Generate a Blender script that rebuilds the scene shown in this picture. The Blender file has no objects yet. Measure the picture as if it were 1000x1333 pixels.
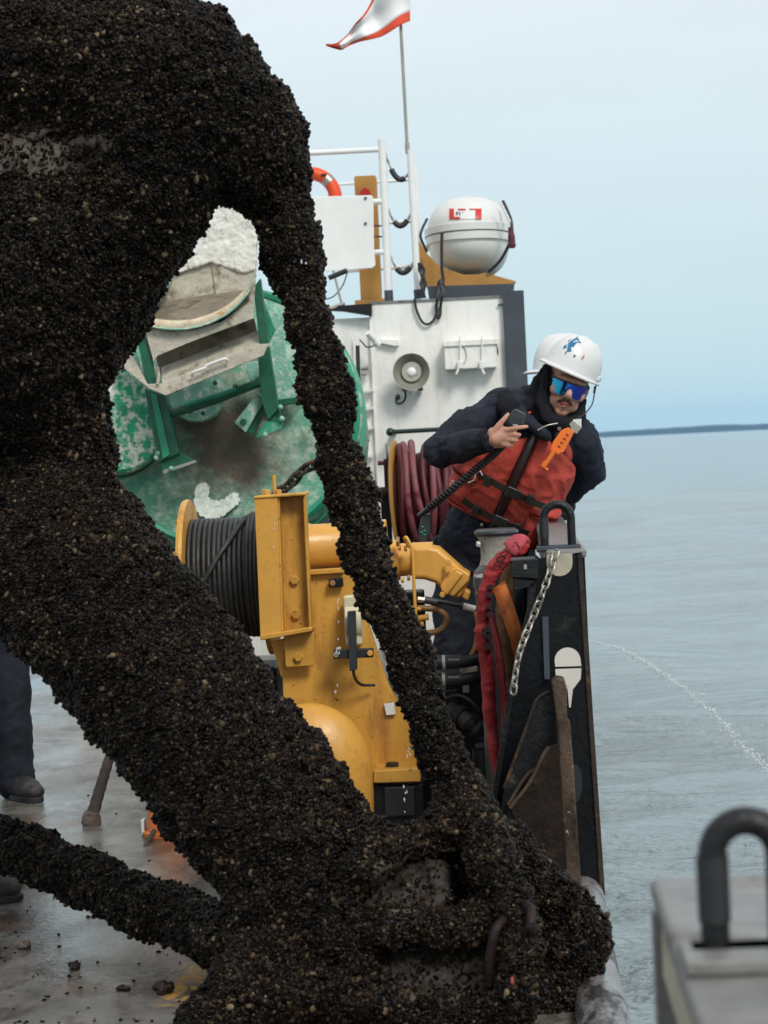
import bpy, bmesh, math, random
import numpy as np
from mathutils import Vector, Matrix, noise as mnoise
R = math.radians
random.seed(7); rng = np.random.default_rng(11)
sc = bpy.context.scene

# ------------------------------------------------------------------ camera
F, CX, CY, CAMZ = 2850.0, 500.0, 666.5, 1.45
YAW, PITCH, ROLL = R(3.28), R(1.714), R(2.73)
CAM = Vector((0, 0, CAMZ))
fw = Vector((-math.sin(YAW)*math.cos(PITCH), math.cos(YAW)*math.cos(PITCH), -math.sin(PITCH)))
r0 = Vector((math.cos(YAW), math.sin(YAW), 0)); u0 = r0.cross(fw)
ix = r0*math.cos(ROLL) - u0*math.sin(ROLL)
iy = r0*math.sin(ROLL) + u0*math.cos(ROLL)
cam_d = bpy.data.cameras.new('camera'); cam = bpy.data.objects.new('camera', cam_d)
sc.collection.objects.link(cam); sc.camera = cam
cam.matrix_world = Matrix(((ix.x, iy.x, -fw.x, CAM.x), (ix.y, iy.y, -fw.y, CAM.y), (ix.z, iy.z, -fw.z, CAM.z), (0, 0, 0, 1)))
cam_d.sensor_fit = 'VERTICAL'; cam_d.sensor_height = 24; cam_d.lens = 24*F/1333.0
cam_d.clip_start = 0.05; cam_d.clip_end = 30000
cam_d.dof.use_dof = True; cam_d.dof.focus_distance = 8.2; cam_d.dof.aperture_fstop = 4.7

# ------------------------------------------------------------------ sky, sun, exposure
SUN_EL, SUN_AZ = R(42), R(150)           # azimuth clockwise from +Y
w = bpy.data.worlds.new('World'); sc.world = w; w.use_nodes = True
nt = w.node_tree; nt.nodes.clear()
out = nt.nodes.new('ShaderNodeOutputWorld'); bg = nt.nodes.new('ShaderNodeBackground')
sky = nt.nodes.new('ShaderNodeTexSky'); sky.sky_type = 'NISHITA'; sky.sun_disc = False
sky.sun_elevation = SUN_EL; sky.sun_rotation = SUN_AZ; sky.air_density = 1.2; sky.dust_density = 2.0
tc = nt.nodes.new('ShaderNodeTexCoord'); sep = nt.nodes.new('ShaderNodeSeparateXYZ')
nt.links.new(tc.outputs['Generated'], sep.inputs[0])
ramp = nt.nodes.new('ShaderNodeValToRGB')      # even overcast layer, blue-grey at the horizon and paler overhead
cr = ramp.color_ramp
cr.elements[0].position = 0.0; cr.elements[0].color = (0.455, 0.64, 0.70, 1)
cr.elements[1].position = 1.0; cr.elements[1].color = (0.68, 0.70, 0.71, 1)
e = cr.elements.new(0.10); e.color = (0.525, 0.635, 0.68, 1)
e = cr.elements.new(0.22); e.color = (0.63, 0.675, 0.695, 1)
nt.links.new(sep.outputs['Z'], ramp.inputs[0])
nz = nt.nodes.new('ShaderNodeTexNoise'); nz.inputs['Scale'].default_value = 2.2; nz.inputs['Detail'].default_value = 5
mp = nt.nodes.new('ShaderNodeMapping'); mp.inputs['Scale'].default_value = (1, 1, 3.5)
nt.links.new(tc.outputs['Generated'], mp.inputs[0]); nt.links.new(mp.outputs[0], nz.inputs['Vector'])
mr = nt.nodes.new('ShaderNodeMapRange'); mr.inputs[1].default_value = .3; mr.inputs[2].default_value = .7
mr.inputs[3].default_value = 8.8; mr.inputs[4].default_value = 10.0
nt.links.new(nz.outputs['Fac'], mr.inputs[0])
vm = nt.nodes.new('ShaderNodeVectorMath'); vm.operation = 'SCALE'
nt.links.new(ramp.outputs[0], vm.inputs[0]); nt.links.new(mr.outputs[0], vm.inputs['Scale'])
mx = nt.nodes.new('ShaderNodeMix'); mx.data_type = 'RGBA'; mx.inputs[0].default_value = 0.88
nt.links.new(sky.outputs[0], mx.inputs[6]); nt.links.new(vm.outputs[0], mx.inputs[7])
nt.links.new(mx.outputs[2], bg.inputs['Color']); bg.inputs['Strength'].default_value = 0.1
nt.links.new(bg.outputs[0], out.inputs[0])
sl = bpy.data.lights.new('sun', 'SUN'); sl.energy = 1.5; sl.angle = R(16); sl.color = (1, .96, .9)
so = bpy.data.objects.new('sun', sl); sc.collection.objects.link(so)
sd = Vector((math.sin(SUN_AZ)*math.cos(SUN_EL), math.cos(SUN_AZ)*math.cos(SUN_EL), math.sin(SUN_EL)))
so.rotation_euler = sd.to_track_quat('Z', 'Y').to_euler(); so.location = sd*40
vs = sc.view_settings; vs.view_transform = 'Standard'; vs.look = 'None'; vs.gamma = 1; vs.exposure = 0.5
vs.use_curve_mapping = False
sc.cycles.use_denoising = True
sc.cycles.max_bounces = 6; sc.cycles.volume_bounces = 1; sc.cycles.caustics_reflective = False; sc.cycles.caustics_refractive = False

# ------------------------------------------------------------------ pixel rays -> world points
def ray(px, py): return fw + ix*((px-CX)/F) + iy*((CY-py)/F)
def at(px, py, Y):
    d = ray(px, py); return CAM + d*(Y/d.y)
def onz(px, py, z=0.0):
    d = ray(px, py); return CAM + d*((z-CAMZ)/d.z)
def ppm(Y): return F/Y          # pixels of the photograph per metre at distance Y

# ------------------------------------------------------------------ materials
MATS = {}
def pm(name, col, rough=.5, metal=0., var=.18, vs=5., grime=None, ga=.55, gs=5., gw=.12, bump=.06, bs=90., spec=.5, stretch=None, coat=0., grime2=None, ga2=.6, gs2=14., rvar=.1, coords='pos'):
    m = bpy.data.materials.new(name); m.use_nodes = True
    n = m.node_tree; b = n.nodes['Principled BSDF']; L = n.links.new
    b.inputs['Metallic'].default_value = metal; b.inputs['Specular IOR Level'].default_value = spec
    if coat: b.inputs['Coat Weight'].default_value = coat; b.inputs['Coat Roughness'].default_value = .12
    geo = n.nodes.new('ShaderNodeNewGeometry'); src = geo.outputs['Position']
    if stretch:
        mpn = n.nodes.new('ShaderNodeMapping'); mpn.inputs['Scale'].default_value = stretch
        L(src, mpn.inputs[0]); ssrc = mpn.outputs[0]
    else: ssrc = src
    def noise(scale, detail=6, ro=.6, s=ssrc):
        t = n.nodes.new('ShaderNodeTexNoise'); t.inputs['Scale'].default_value = scale
        t.inputs['Detail'].default_value = detail; t.inputs['Roughness'].default_value = ro
        L(s, t.inputs['Vector']); return t.outputs['Fac']
    def mrange(v, a, b_, c, d):
        t = n.nodes.new('ShaderNodeMapRange'); t.inputs[1].default_value = a; t.inputs[2].default_value = b_
        t.inputs[3].default_value = c; t.inputs[4].default_value = d; L(v, t.inputs[0]); return t.outputs[0]
    def mix(f, a, b_):
        t = n.nodes.new('ShaderNodeMix'); t.data_type = 'RGBA'; L(f, t.inputs[0])
        for s_, i in ((a, 6), (b_, 7)):
            if isinstance(s_, tuple): t.inputs[i].default_value = (*s_, 1)
            else: L(s_, t.inputs[i])
        return t.outputs[2]
    lo = tuple(c*(1-var) for c in col); hi = tuple(min(1, c*(1+var)) for c in col)
    c = mix(mrange(noise(vs), .3, .7, 0, 1), lo, hi)
    rr = mrange(noise(vs*2.3), .3, .7, max(0.02, rough-rvar), min(1, rough+rvar))
    if grime:
        g = mrange(noise(gs, 9, .68), ga, ga+gw, 0, 1); c = mix(g, c, grime)
        a = n.nodes.new('ShaderNodeMath'); a.operation = 'MULTIPLY_ADD'; L(g, a.inputs[0]); a.inputs[1].default_value = .25
        L(rr, a.inputs[2]); rr = a.outputs[0]
    if grime2:
        c = mix(mrange(noise(gs2, 9, .7, src), ga2, ga2+.06, 0, 1), c, grime2)
    L(c, b.inputs['Base Color']); L(rr, b.inputs['Roughness'])
    if bump:
        bp = n.nodes.new('ShaderNodeBump'); bp.inputs['Strength'].default_value = min(1, bump*4); bp.inputs['Distance'].default_value = .01*max(.1, 30./bs)
        L(noise(bs, 4, .6, src), bp.inputs['Height']); L(bp.outputs[0], b.inputs['Normal'])
    MATS[name] = m; return m

RUST = (.12, .05, .022); BLKG = (.02, .019, .018)
white = pm('white_paint', (.82, .81, .77), .45, var=.05, grime=(.56, .52, .44), ga=.53, gw=.3, gs=3.5, stretch=(4, 4, .35), bump=.05, bs=12, grime2=(.3, .2, .11), ga2=.69, gs2=22)
whiteclean = pm('white_gloss', (.78, .78, .76), .3, var=.05, grime=(.5, .48, .42), ga=.66, gw=.2, gs=7, bump=.01)
raftwhite = pm('raft_fibreglass', (.68, .68, .65), .38, var=.05, grime=(.55, .53, .47), ga=.6, gw=.3, gs=6, bump=.02, bs=20)
raftlow = pm('raft_lower_fibreglass', (.76, .76, .69), .4, var=.06, grime=(.42, .41, .35), ga=.58, gw=.3, gs=7, bump=.02, bs=20)
greytrim = pm('dark_grey_paint', (.045, .055, .07), .5, var=.15, grime=(.1, .1, .1), ga=.62, bump=.04)
ochre = pm('ochre_paint', (.42, .21, .045), .5, var=.12, grime=(.2, .09, .03), ga=.63, gw=.15, gs=6, bump=.04)
yellow = pm('yellow_machine_paint', (.6, .315, .05), .42, var=.12, vs=7, grime=(.27, .1, .02), ga=.53, gw=.22, gs=6, bump=.07, bs=60, grime2=(.05, .026, .014), ga2=.615, gs2=40, stretch=(1.8, 1.8, .45))
yellowlt = pm('light_yellow_paint', (.68, .35, .065), .38, var=.1, vs=9, grime=(.38, .17, .04), ga=.55, gw=.25, gs=9, bump=.05, bs=60, grime2=(.1, .05, .02), ga2=.645, gs2=46)  # lighter yellow of the motors; also paints the lit channel face
blackp = pm('black_paint', (.01, .01, .011), .4, spec=.3, var=.3, vs=9, grime=(.06, .055, .05), ga=.6, gw=.12, gs=14, bump=.15, bs=45, grime2=(.16, .085, .04), ga2=.69, gs2=30)
blackfl = pm('black_bulwark_paint', (.0055, .006, .007), .32, spec=.22, var=.35, vs=7, grime=(.035, .032, .03), ga=.6, gw=.15, gs=9, bump=.1, bs=55, grime2=(.2, .17, .13), ga2=.735, gs2=60)
rubber = pm('black_rubber', (.018, .018, .02), .5, var=.2, bump=.05, grime=(.05, .05, .05), ga=.62)
rusty = pm('rusted_steel', (.035, .025, .018), .6, spec=.25, var=.4, vs=12, grime=(.2, .085, .03), ga=.56, gw=.14, gs=10, bump=.4, bs=60, grime2=(.25, .2, .15), ga2=.64, gs2=34)
rustplate = pm('rust_brown_plate', (.016, .011, .008), .6, spec=.12, var=.5, vs=10, grime=(.075, .032, .012), ga=.55, gw=.14, gs=9, bump=.4, bs=60, grime2=(.022, .018, .016), ga2=.58, gs2=16)
woodrust = pm('weathered_post', (.08, .055, .039), .6, spec=.15, var=.45, vs=14, grime=(.03, .02, .014), ga=.48, gw=.14, gs=13, stretch=(1, 1, .35), bump=.45, bs=50, grime2=(.38, .33, .27), ga2=.62, gs2=40)
capgrey = pm('worn_grey_cap', (.2, .195, .19), .4, var=.35, vs=9, grime=(.075, .058, .045), ga=.51, gw=.2, gs=9, bump=.15, bs=40, grime2=(.14, .06, .025), ga2=.64, gs2=20)
steel = pm('galvanised_steel', (.42, .39, .34), .36, metal=.75, var=.2, vs=20, grime=(.16, .1, .06), ga=.58, gs=30, bump=.1)
steelpole = pm('weathered_pole', (.3, .3, .27), .5, var=.2, bump=.02)
rope_m = pm('tarred_wire_rope', (.022, .022, .022), .5, var=.35, vs=20, grime=(.07, .065, .06), ga=.6, gs=30, bump=.15, bs=220)
cream = pm('cream_enamel', (.68, .6, .4), .45, var=.06, grime=(.4, .3, .16), ga=.62, gs=12)
beige = pm('beige_paint', (.42, .38, .29), .6, var=.2, vs=14, grime=(.2, .15, .1), ga=.56, gs=20, bump=.1)
whitemark = pm('mark_and_hole_white', (.62, .59, .53), .6, var=.1, grime=(.3, .26, .2), ga=.62, gs=25, grime2=(.04, .04, .04), ga2=.7, gs2=90)  # off-white of marks and tags, also painted as light through the bulwark hole
green = pm('green_buoy_paint', (.02, .25, .14), .5, var=.2, vs=8, grime=(.22, .42, .33), ga=.56, gw=.2, gs=6, bump=.1, bs=40)
greendk = pm('dark_green_paint', (.008, .1, .05), .4, var=.3, vs=8, grime=(.02, .04, .025), ga=.58, gs=9, bump=.12, bs=60, grime2=(.4, .44, .38), ga2=.715, gs2=34)
mint = pm('bleached_green_paint', (.2, .45, .34), .6, var=.2, vs=10, grime=(.62, .66, .6), ga=.5, gw=.14, gs=22, bump=.3, bs=50, grime2=(.015, .2, .1), ga2=.62, gs2=18)
speck = pm('guano_spattered_green', (.012, .3, .15), .55, var=.25, vs=9, grime=(.66, .67, .58), ga=.47, gw=.1, gs=17, bump=.5, bs=40, grime2=(.03, .035, .03), ga2=.68, gs2=24)
guano = pm('guano_crusted_panel', (.74, .72, .65), .85, var=.12, vs=18, grime=(.36, .3, .22), ga=.56, gw=.1, gs=30, bump=.9, bs=70, grime2=(.4, .2, .07), ga2=.7, gs2=12)
traywhite = pm('stained_tray_paint', (.5, .46, .37), .7, var=.2, vs=12, grime=(.17, .13, .085), ga=.53, gw=.16, gs=11, bump=.4, bs=50)
trayrim = pm('rust_stained_rim', (.56, .47, .33), .6, var=.25, vs=18, grime=(.42, .2, .06), ga=.54, gw=.12, gs=13, bump=.3, bs=60)
traydark = pm('tray_dark', (.2, .165, .12), .8, var=.35, vs=11, grime=(.07, .055, .04), ga=.55, gs=9, bump=.6, bs=60)  # darker brown for the tray floor and shelf back
orange = pm('orange_ring', (.75, .075, .012), .5, var=.08, bump=.02)
orangestr = pm('orange_webbing', (.55, .15, .03), .75, var=.25, vs=16, grime=(.24, .08, .03), ga=.55, gw=.2, gs=14, bump=.2, bs=140)
redp = pm('red_plastic', (.55, .015, .012), .4, var=.1, bump=.01)
flagwhite = pm('flag_white_cloth', (.8, .8, .8), .9, var=.06, bump=.02)
flagred = pm('flag_red_cloth', (.62, .07, .03), .9, var=.12, bump=.02)
redcloth = pm('red_canvas', (.36, .02, .024), .7, var=.3, vs=9, grime=(.19, .05, .05), ga=.54, gw=.2, gs=9, bump=.3, bs=40)
redlt = pm('worn_red_canvas', (.42, .055, .07), .75, var=.2, vs=11, grime=(.2, .06, .065), ga=.55, gw=.2, gs=11, bump=.25, bs=50)
prints = pm('black_print', (.02, .008, .01), .8, var=.2, bump=.05)
brownc = pm('brown_canvas', (.16, .085, .04), .85, var=.3, vs=10, grime=(.07, .04, .02), ga=.54, gs=8, bump=.3, bs=40)
maroon = pm('maroon_paint', (.09, .008, .014), .5, var=.2, grime=(.04, .01, .012), ga=.58, bump=.06)
hosered = pm('dark_red_hose', (.075, .006, .012), .55, var=.2, vs=9, grime=(.3, .16, .18), ga=.6, gw=.15, gs=10, bump=.06)
hosepink = pm('faded_red_hose', (.22, .06, .072), .6, var=.35, vs=9, grime=(.1, .01, .018), ga=.5, gw=.14, gs=9, bump=.06)
navy = pm('navy_jacket_cloth', (.011, .0145, .026), .8, var=.35, vs=8, grime=(.026, .029, .04), ga=.55, gw=.25, gs=7, bump=.22, bs=60, spec=.3)
navytr = pm('navy_trouser_cloth', (.014, .017, .026), .88, var=.3, vs=6, grime=(.03, .032, .038), ga=.56, gw=.25, gs=6, bump=.2, bs=60, spec=.3)
fleece = pm('charcoal_fleece', (.012, .012, .016), .95, var=.25, bump=.3, bs=120, spec=.2)
vestred = pm('red_vest_cloth', (.42, .048, .03), .75, var=.28, vs=9, grime=(.25, .035, .024), ga=.56, gw=.2, gs=8, bump=.16, bs=45, grime2=(.5, .2, .16), ga2=.7, gs2=22)
vestdk = pm('vest_dark_red_piping', (.25, .03, .022), .75, var=.2, bump=.1)
buckle = pm('black_buckle_plastic', (.018, .018, .018), .35, var=.1, bump=.02)
skin = pm('skin', (.52, .27, .19), .5, var=.1, vs=25, grime=(.5, .19, .13), ga=.55, gw=.2, gs=18, bump=.06, bs=260, spec=.4)
lipm = pm('lips', (.42, .13, .11), .45, var=.1, bump=.03)
hair = pm('dark_hair', (.035, .02, .014), .7, var=.3, bump=.3, bs=300)
hatw = pm('white_hard_hat_shell', (.68, .68, .67), .3, var=.03, grime=(.68, .66, .62), ga=.64, gw=.1, gs=22, bump=.015, grime2=(.2, .12, .1), ga2=.745, gs2=70)
hatblue = pm('blue_decal', (.02, .16, .3), .4, var=.1, bump=0)
brimin = pm('hat_inner_brim', (.33, .31, .24), .6, var=.1, bump=.02)
bootm = pm('muddy_boot_leather', (.025, .022, .02), .5, var=.4, vs=14, grime=(.07, .06, .05), ga=.5, gw=.2, gs=12, bump=.25, bs=50)
knifeo = pm('orange_sheath', (.8, .17, .015), .45, var=.08, bump=.02)
plasticgrey = pm('dark_plastic', (.03, .035, .04), .4, var=.15, bump=.04)
capst = pm('capstan_cast_grey', (.34, .33, .28), .55, var=.2, vs=16, grime=(.17, .16, .14), ga=.55, gs=16, bump=.3, bs=80)
capblk = pm('capstan_dark', (.05, .055, .06), .35, var=.2, grime=(.12, .12, .12), ga=.6, bump=.06)
concrete = pm('muddy_sinker_face', (.02, .0155, .012), .5, spec=.2, var=.5, vs=16, grime=(.05, .041, .033), ga=.55, gw=.1, gs=26, bump=.5, bs=70)
linkrust = pm('brown_iron_link', (.016, .009, .008), .45, spec=.2, var=.4, vs=18, grime=(.04, .018, .014), ga=.55, gs=20, bump=.4, bs=60)
horn_m = pm('horn_speaker_grey', (.4, .4, .35), .5, var=.1, grime=(.2, .19, .15), ga=.55, gs=10, bump=.05)
hornin = pm('horn_speaker_throat', (.23, .23, .18), .6, var=.15, bump=.05)
dkgreenp = pm('dark_green_rail', (.01, .025, .02), .35, var=.2, bump=.04)
labelw = pm('label_white', (.7, .7, .68), .5, var=.05, bump=0)
ropegrey = pm('grey_mooring_rope', (.045, .038, .032), .9, var=.35, vs=40, bump=.5, bs=160, grime=(.04, .035, .03), ga=.53, gs=30)
knobm = pm('rope_end_knot', (.11, .085, .068), .75, var=.25, vs=25, bump=.3, bs=90, grime=(.09, .07, .055), ga=.55)
sensorbrown = pm('brown_hydraulic_hose', (.3, .16, .06), .5, var=.15, bump=.06, grime=(.15, .08, .03), ga=.58)
barn = pm('gunwale_worn_steel', (.22, .21, .205), .2, var=.4, vs=7, grime=(.03, .024, .02), ga=.47, gw=.09, gs=9, stretch=(1.4, .5, 1), bump=.6, bs=40, grime2=(.1, .055, .03), ga2=.64, gs2=24)

def lens_mat():
    m = bpy.data.materials.new('mirrored_lens'); m.use_nodes = True
    n = m.node_tree; b = n.nodes['Principled BSDF']; L = n.links.new
    t = n.nodes.new('ShaderNodeTexCoord'); s = n.nodes.new('ShaderNodeSeparateXYZ'); L(t.outputs['Generated'], s.inputs[0])
    r = n.nodes.new('ShaderNodeValToRGB'); c = r.color_ramp
    c.elements[0].color = (.02, .36, .42, 1); c.elements[1].color = (.06, .02, .22, 1)
    q = c.elements.new(.55); q.color = (.02, .06, .4, 1)
    L(s.outputs['X'], r.inputs[0]); L(r.outputs[0], b.inputs['Base Color'])
    b.inputs['Metallic'].default_value = .9; b.inputs['Roughness'].default_value = .12
    return m
lensm = lens_mat()

# ------------------------------------------------------------------ mesh builder
col = sc.collection
ORG = {}
def frame_from(d, ref=None):
    d = Vector(d).normalized()
    ref = Vector(ref) if ref is not None else (Vector((0, 0, 1)) if abs(d.z) < .9 else Vector((1, 0, 0)))
    a = ref.cross(d).normalized(); return a, d.cross(a).normalized(), d
class MB:
    def __init__(s): s.v = []; s.f = []
    def add(s, v, f):
        o = len(s.v); s.v += [Vector(p) for p in v]; s.f += [tuple(i+o for i in q) for q in f]; return s
    def box(s, c, size, M=None):
        c = Vector(c); x, y, z = [k/2 for k in size]
        vs_ = [Vector((a*x, b*y, d*z)) for d in (-1, 1) for b in (-1, 1) for a in (-1, 1)]
        if M is not None: vs_ = [M @ p for p in vs_]
        return s.add([c+p for p in vs_], [(0, 2, 3, 1), (4, 5, 7, 6), (0, 1, 5, 4), (2, 6, 7, 3), (0, 4, 6, 2), (1, 3, 7, 5)])
    def boxpp(s, p0, p1, Y, dep):       # box from two opposite pixel corners at distance Y (upright, ship-aligned)
        a, b = at(*p0, Y), at(*p1, Y)
        return s.box(((a.x+b.x)/2, Y+dep/2, (a.z+b.z)/2), (abs(a.x-b.x), dep, abs(a.z-b.z)))
    def prism(s, poly, vec):
        n = len(poly); vec = Vector(vec); P = [Vector(p) for p in poly]
        return s.add(P + [p+vec for p in P], [tuple(range(n))[::-1], tuple(range(n, 2*n))] + [(i, (i+1) % n, n+(i+1) % n, n+i) for i in range(n)])
    def pp(s, pts, Y, dep):             # pixel outline at distance Y given a real depth
        return s.prism([at(x, y, Y) for x, y in pts], (0, dep, 0))
    def tube(s, pts, rad, n=10, cap=True, closed=False, lob=None, flat=None):
        P = [Vector(p) for p in pts]; k = len(P)
        if not hasattr(rad, '__len__'): rad = [rad]*k
        T = []
        for i in range(k):
            a = P[(i-1) % k] if (closed or i > 0) else P[i]; b = P[(i+1) % k] if (closed or i < k-1) else P[i]
            t = (b-a); T.append(t.normalized() if t.length > 1e-9 else Vector((0, 0, 1)))
        a, b, _ = frame_from(T[0]); V = []; acc = 0
        for i in range(k):
            if i:
                q = T[i-1].rotation_difference(T[i]); a = q @ a; acc += (P[i]-P[i-1]).length
            a = (a - T[i]*a.dot(T[i])).normalized(); b = T[i].cross(a)
            for j in range(n):
                th = 2*math.pi*j/n; r = rad[i]
                if lob: r *= 1+lob[1]*math.cos(lob[0]*th + lob[2]*acc)
                fy = flat if flat else 1
                V.append(P[i] + (a*math.cos(th) + b*math.sin(th)*fy)*r)
        Fc = []
        m = k if closed else k-1
        for i in range(m):
            for j in range(n):
                i2 = (i+1) % k; Fc.append((i*n+j, i*n+(j+1) % n, i2*n+(j+1) % n, i2*n+j))
        if cap and not closed:
            Fc.append(tuple(range(n))[::-1]); Fc.append(tuple((k-1)*n+j for j in range(n)))
        return s.add(V, Fc)
    def limb(s, pts, rad, n=14):        # tube with rounded ends
        s.tube(pts, rad, n)
        for p, r in ((pts[0], rad[0]), (pts[-1], rad[-1])): s.ell(p, (r, r, r), n=n)
        for p, r in list(zip(pts, rad))[1:-1]: s.ell(p, (r*.99,)*3, n=n)
        return s
    def ell(s, c, rr, n=16, M=None):
        c = Vector(c); m = max(6, n//2); V = []
        for i in range(m+1):
            ph = math.pi*i/m
            if i in (0, m): V.append(Vector((0, 0, rr[2]*math.cos(ph)))); continue
            for j in range(n):
                th = 2*math.pi*j/n
                V.append(Vector((rr[0]*math.sin(ph)*math.cos(th), rr[1]*math.sin(ph)*math.sin(th), rr[2]*math.cos(ph))))
        if M is not None: V = [M @ p for p in V]
        Fc = []; I = lambda i, j: 1+(i-1)*n+(j % n)
        for j in range(n):
            Fc.append((0, I(1, j), I(1, j+1))); Fc.append((len(V)-1, I(m-1, j+1), I(m-1, j)))
            for i in range(1, m-1): Fc.append((I(i, j), I(i+1, j), I(i+1, j+1), I(i, j+1)))
        return s.add([c+p for p in V], Fc)
    def lathe(s, prof, o, axis, n=32, a0=0, a1=2*math.pi, close=False, cap=True):
        a, b, d = frame_from(axis); o = Vector(o); V = []; k = len(prof)
        full = abs(a1-a0-2*math.pi) < 1e-6; nn = n if full else n+1
        for r, h in prof:
            for j in range(nn):
                th = a0+(a1-a0)*j/n; V.append(o+d*h+(a*math.cos(th)+b*math.sin(th))*r)
        Fc = []
        for i in range(k if close else k-1):
            i2 = (i+1) % k
            for j in range(n): Fc.append((i*nn+j, i*nn+(j+1) % nn, i2*nn+(j+1) % nn, i2*nn+j))
        if not close and cap:
            Fc.append(tuple(range(nn))[::-1]); Fc.append(tuple((k-1)*nn+j for j in range(nn)))
        return s.add(V, Fc)
    def loft(s, rings, cap=True):
        n = len(rings[0]); V = [p for r in rings for p in r]; Fc = []
        for i in range(len(rings)-1):
            for j in range(n): Fc.append((i*n+j, i*n+(j+1) % n, (i+1)*n+(j+1) % n, (i+1)*n+j))
        if cap: Fc += [tuple(range(n))[::-1], tuple((len(rings)-1)*n+j for j in range(n))]
        return s.add(V, Fc)
    def shell(s, grid, th):             # open grid of (point, normal) thickened into a closed sheet
        nu, nv = len(grid), len(grid[0]); A = [p for r in grid for p, q in r]; B = [p-q*th for r in grid for p, q in r]
        Fc = []; N = nu*nv; I = lambda i, j: i*nv+j
        for i in range(nu-1):
            for j in range(nv-1):
                Fc.append((I(i, j), I(i+1, j), I(i+1, j+1), I(i, j+1))); Fc.append((N+I(i, j), N+I(i, j+1), N+I(i+1, j+1), N+I(i+1, j)))
        for i in range(nu-1):
            Fc.append((I(i, 0), N+I(i, 0), N+I(i+1, 0), I(i+1, 0))); Fc.append((I(i, nv-1), I(i+1, nv-1), N+I(i+1, nv-1), N+I(i, nv-1)))
        for j in range(nv-1):
            Fc.append((I(0, j), I(0, j+1), N+I(0, j+1), N+I(0, j))); Fc.append((I(nu-1, j), N+I(nu-1, j), N+I(nu-1, j+1), I(nu-1, j+1)))
        return s.add(A+B, Fc)
    def xf(s, M): s.v = [M @ p for p in s.v]; return s
    def mesh(s, name, org=Vector((0, 0, 0))):
        me = bpy.data.meshes.new(name); me.from_pydata([tuple(p-org) for p in s.v], [], s.f)
        bm = bmesh.new(); bm.from_mesh(me); bmesh.ops.recalc_face_normals(bm, faces=bm.faces); bm.to_mesh(me); bm.free()
        return me
    def build(s, name, mat, parent=None, smooth=None, bevel=0, base=None):
        if parent is not None: org = ORG[parent.name]
        else:
            if base is not None: org = Vector(base)
            else:
                xs = [p.x for p in s.v]; ys = [p.y for p in s.v]; zs = [p.z for p in s.v]
                org = Vector(((min(xs)+max(xs))/2, (min(ys)+max(ys))/2, min(zs)))
        return link_mesh(s.mesh(name, org), name, mat, parent, org, smooth, bevel)
def link_mesh(me, name, mat, parent, org, smooth=None, bevel=0):
    o = bpy.data.objects.new(name, me); col.objects.link(o)
    if mat: me.materials.append(mat)
    if smooth is not None:
        for p in me.polygons: p.use_smooth = True
        if smooth < 179: me.set_sharp_from_angle(angle=R(smooth))
    if bevel:
        b = o.modifiers.new('bevel', 'BEVEL'); b.width = bevel; b.segments = 2; b.limit_method = 'ANGLE'; b.angle_limit = R(40)
        for p in me.polygons: p.use_smooth = True
        b.harden_normals = True
    if parent is not None: o.parent = parent
    else: o.location = org
    ORG[o.name] = org
    return o
def tag(o, label=None, cat=None, group=None, kind=None):
    if label: o['label'] = label
    if cat: o['category'] = cat
    if group: o['group'] = group
    if kind: o['kind'] = kind
    return o
def thing(name, base, label, cat, group=None):
    o = bpy.data.objects.new(name, None); col.objects.link(o); o.empty_display_size = .1
    o.location = base; ORG[o.name] = Vector(base); return tag(o, label, cat, group)
def remesh(mb, voxel, smooth_it=4, disp=None):
    """union of closed pieces -> one continuous surface (world coordinates)"""
    me = bpy.data.meshes.new('tmp'); me.from_pydata([tuple(p) for p in mb.v], [], mb.f)
    bm = bmesh.new(); bm.from_mesh(me); bmesh.ops.recalc_face_normals(bm, faces=bm.faces); bm.to_mesh(me); bm.free()
    o = bpy.data.objects.new('tmp', me); col.objects.link(o)
    m = o.modifiers.new('r', 'REMESH'); m.mode = 'VOXEL'; m.voxel_size = voxel; m.use_smooth_shade = True
    if smooth_it: q = o.modifiers.new('s', 'SMOOTH'); q.iterations = smooth_it; q.factor = .5
    dg = bpy.context.evaluated_depsgraph_get(); r = bpy.data.meshes.new_from_object(o.evaluated_get(dg))
    bpy.data.objects.remove(o); bpy.data.meshes.remove(me)
    if disp: displace(r, *disp)
    return r
def displace(me, amp, scale, seed=0, fold=None):
    n = len(me.vertices); co = np.empty(n*3, np.float32); me.vertices.foreach_get('co', co)
    no = np.empty(n*3, np.float32); me.vertex_normals.foreach_get('vector', no)
    co = co.reshape(-1, 3); no = no.reshape(-1, 3); sd_ = Vector((seed*3.1, seed*1.7, seed))
    d = np.array([mnoise.fractal(Vector(p)*scale+sd_, .8, 2.1, 3) for p in co.tolist()], np.float32)
    co += no*(amp*d)[:, None]; me.vertices.foreach_set('co', co.ravel()); me.update()
def creases(me, amp, seed=0):
    """slanting cloth folds: sharp-crested, stretched noise"""
    n = len(me.vertices); co = np.empty(n*3, np.float32); me.vertices.foreach_get('co', co)
    no = np.empty(n*3, np.float32); me.vertex_normals.foreach_get('vector', no); co = co.reshape(-1, 3); no = no.reshape(-1, 3)
    d = []
    for x, y, z in co.tolist():
        a = mnoise.noise(Vector((x*7+seed, y*7, z*7)))
        f = mnoise.noise(Vector((x*5+z*9, y*6+seed*2, z*21-x*15+2.2*a)))
        d.append((1-abs(f)*2.2)**3*(.55+.9*a) if abs(f) < .45 else 0.0)
    co += no*(amp*np.array(d, np.float32))[:, None]; me.vertices.foreach_set('co', co.ravel()); me.update()
def put(me, name, mat, parent, smooth=180):
    org = ORG[parent.name]; me.transform(Matrix.Translation(-org)); me.name = name
    return link_mesh(me, name, mat, parent, org, smooth)
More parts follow.
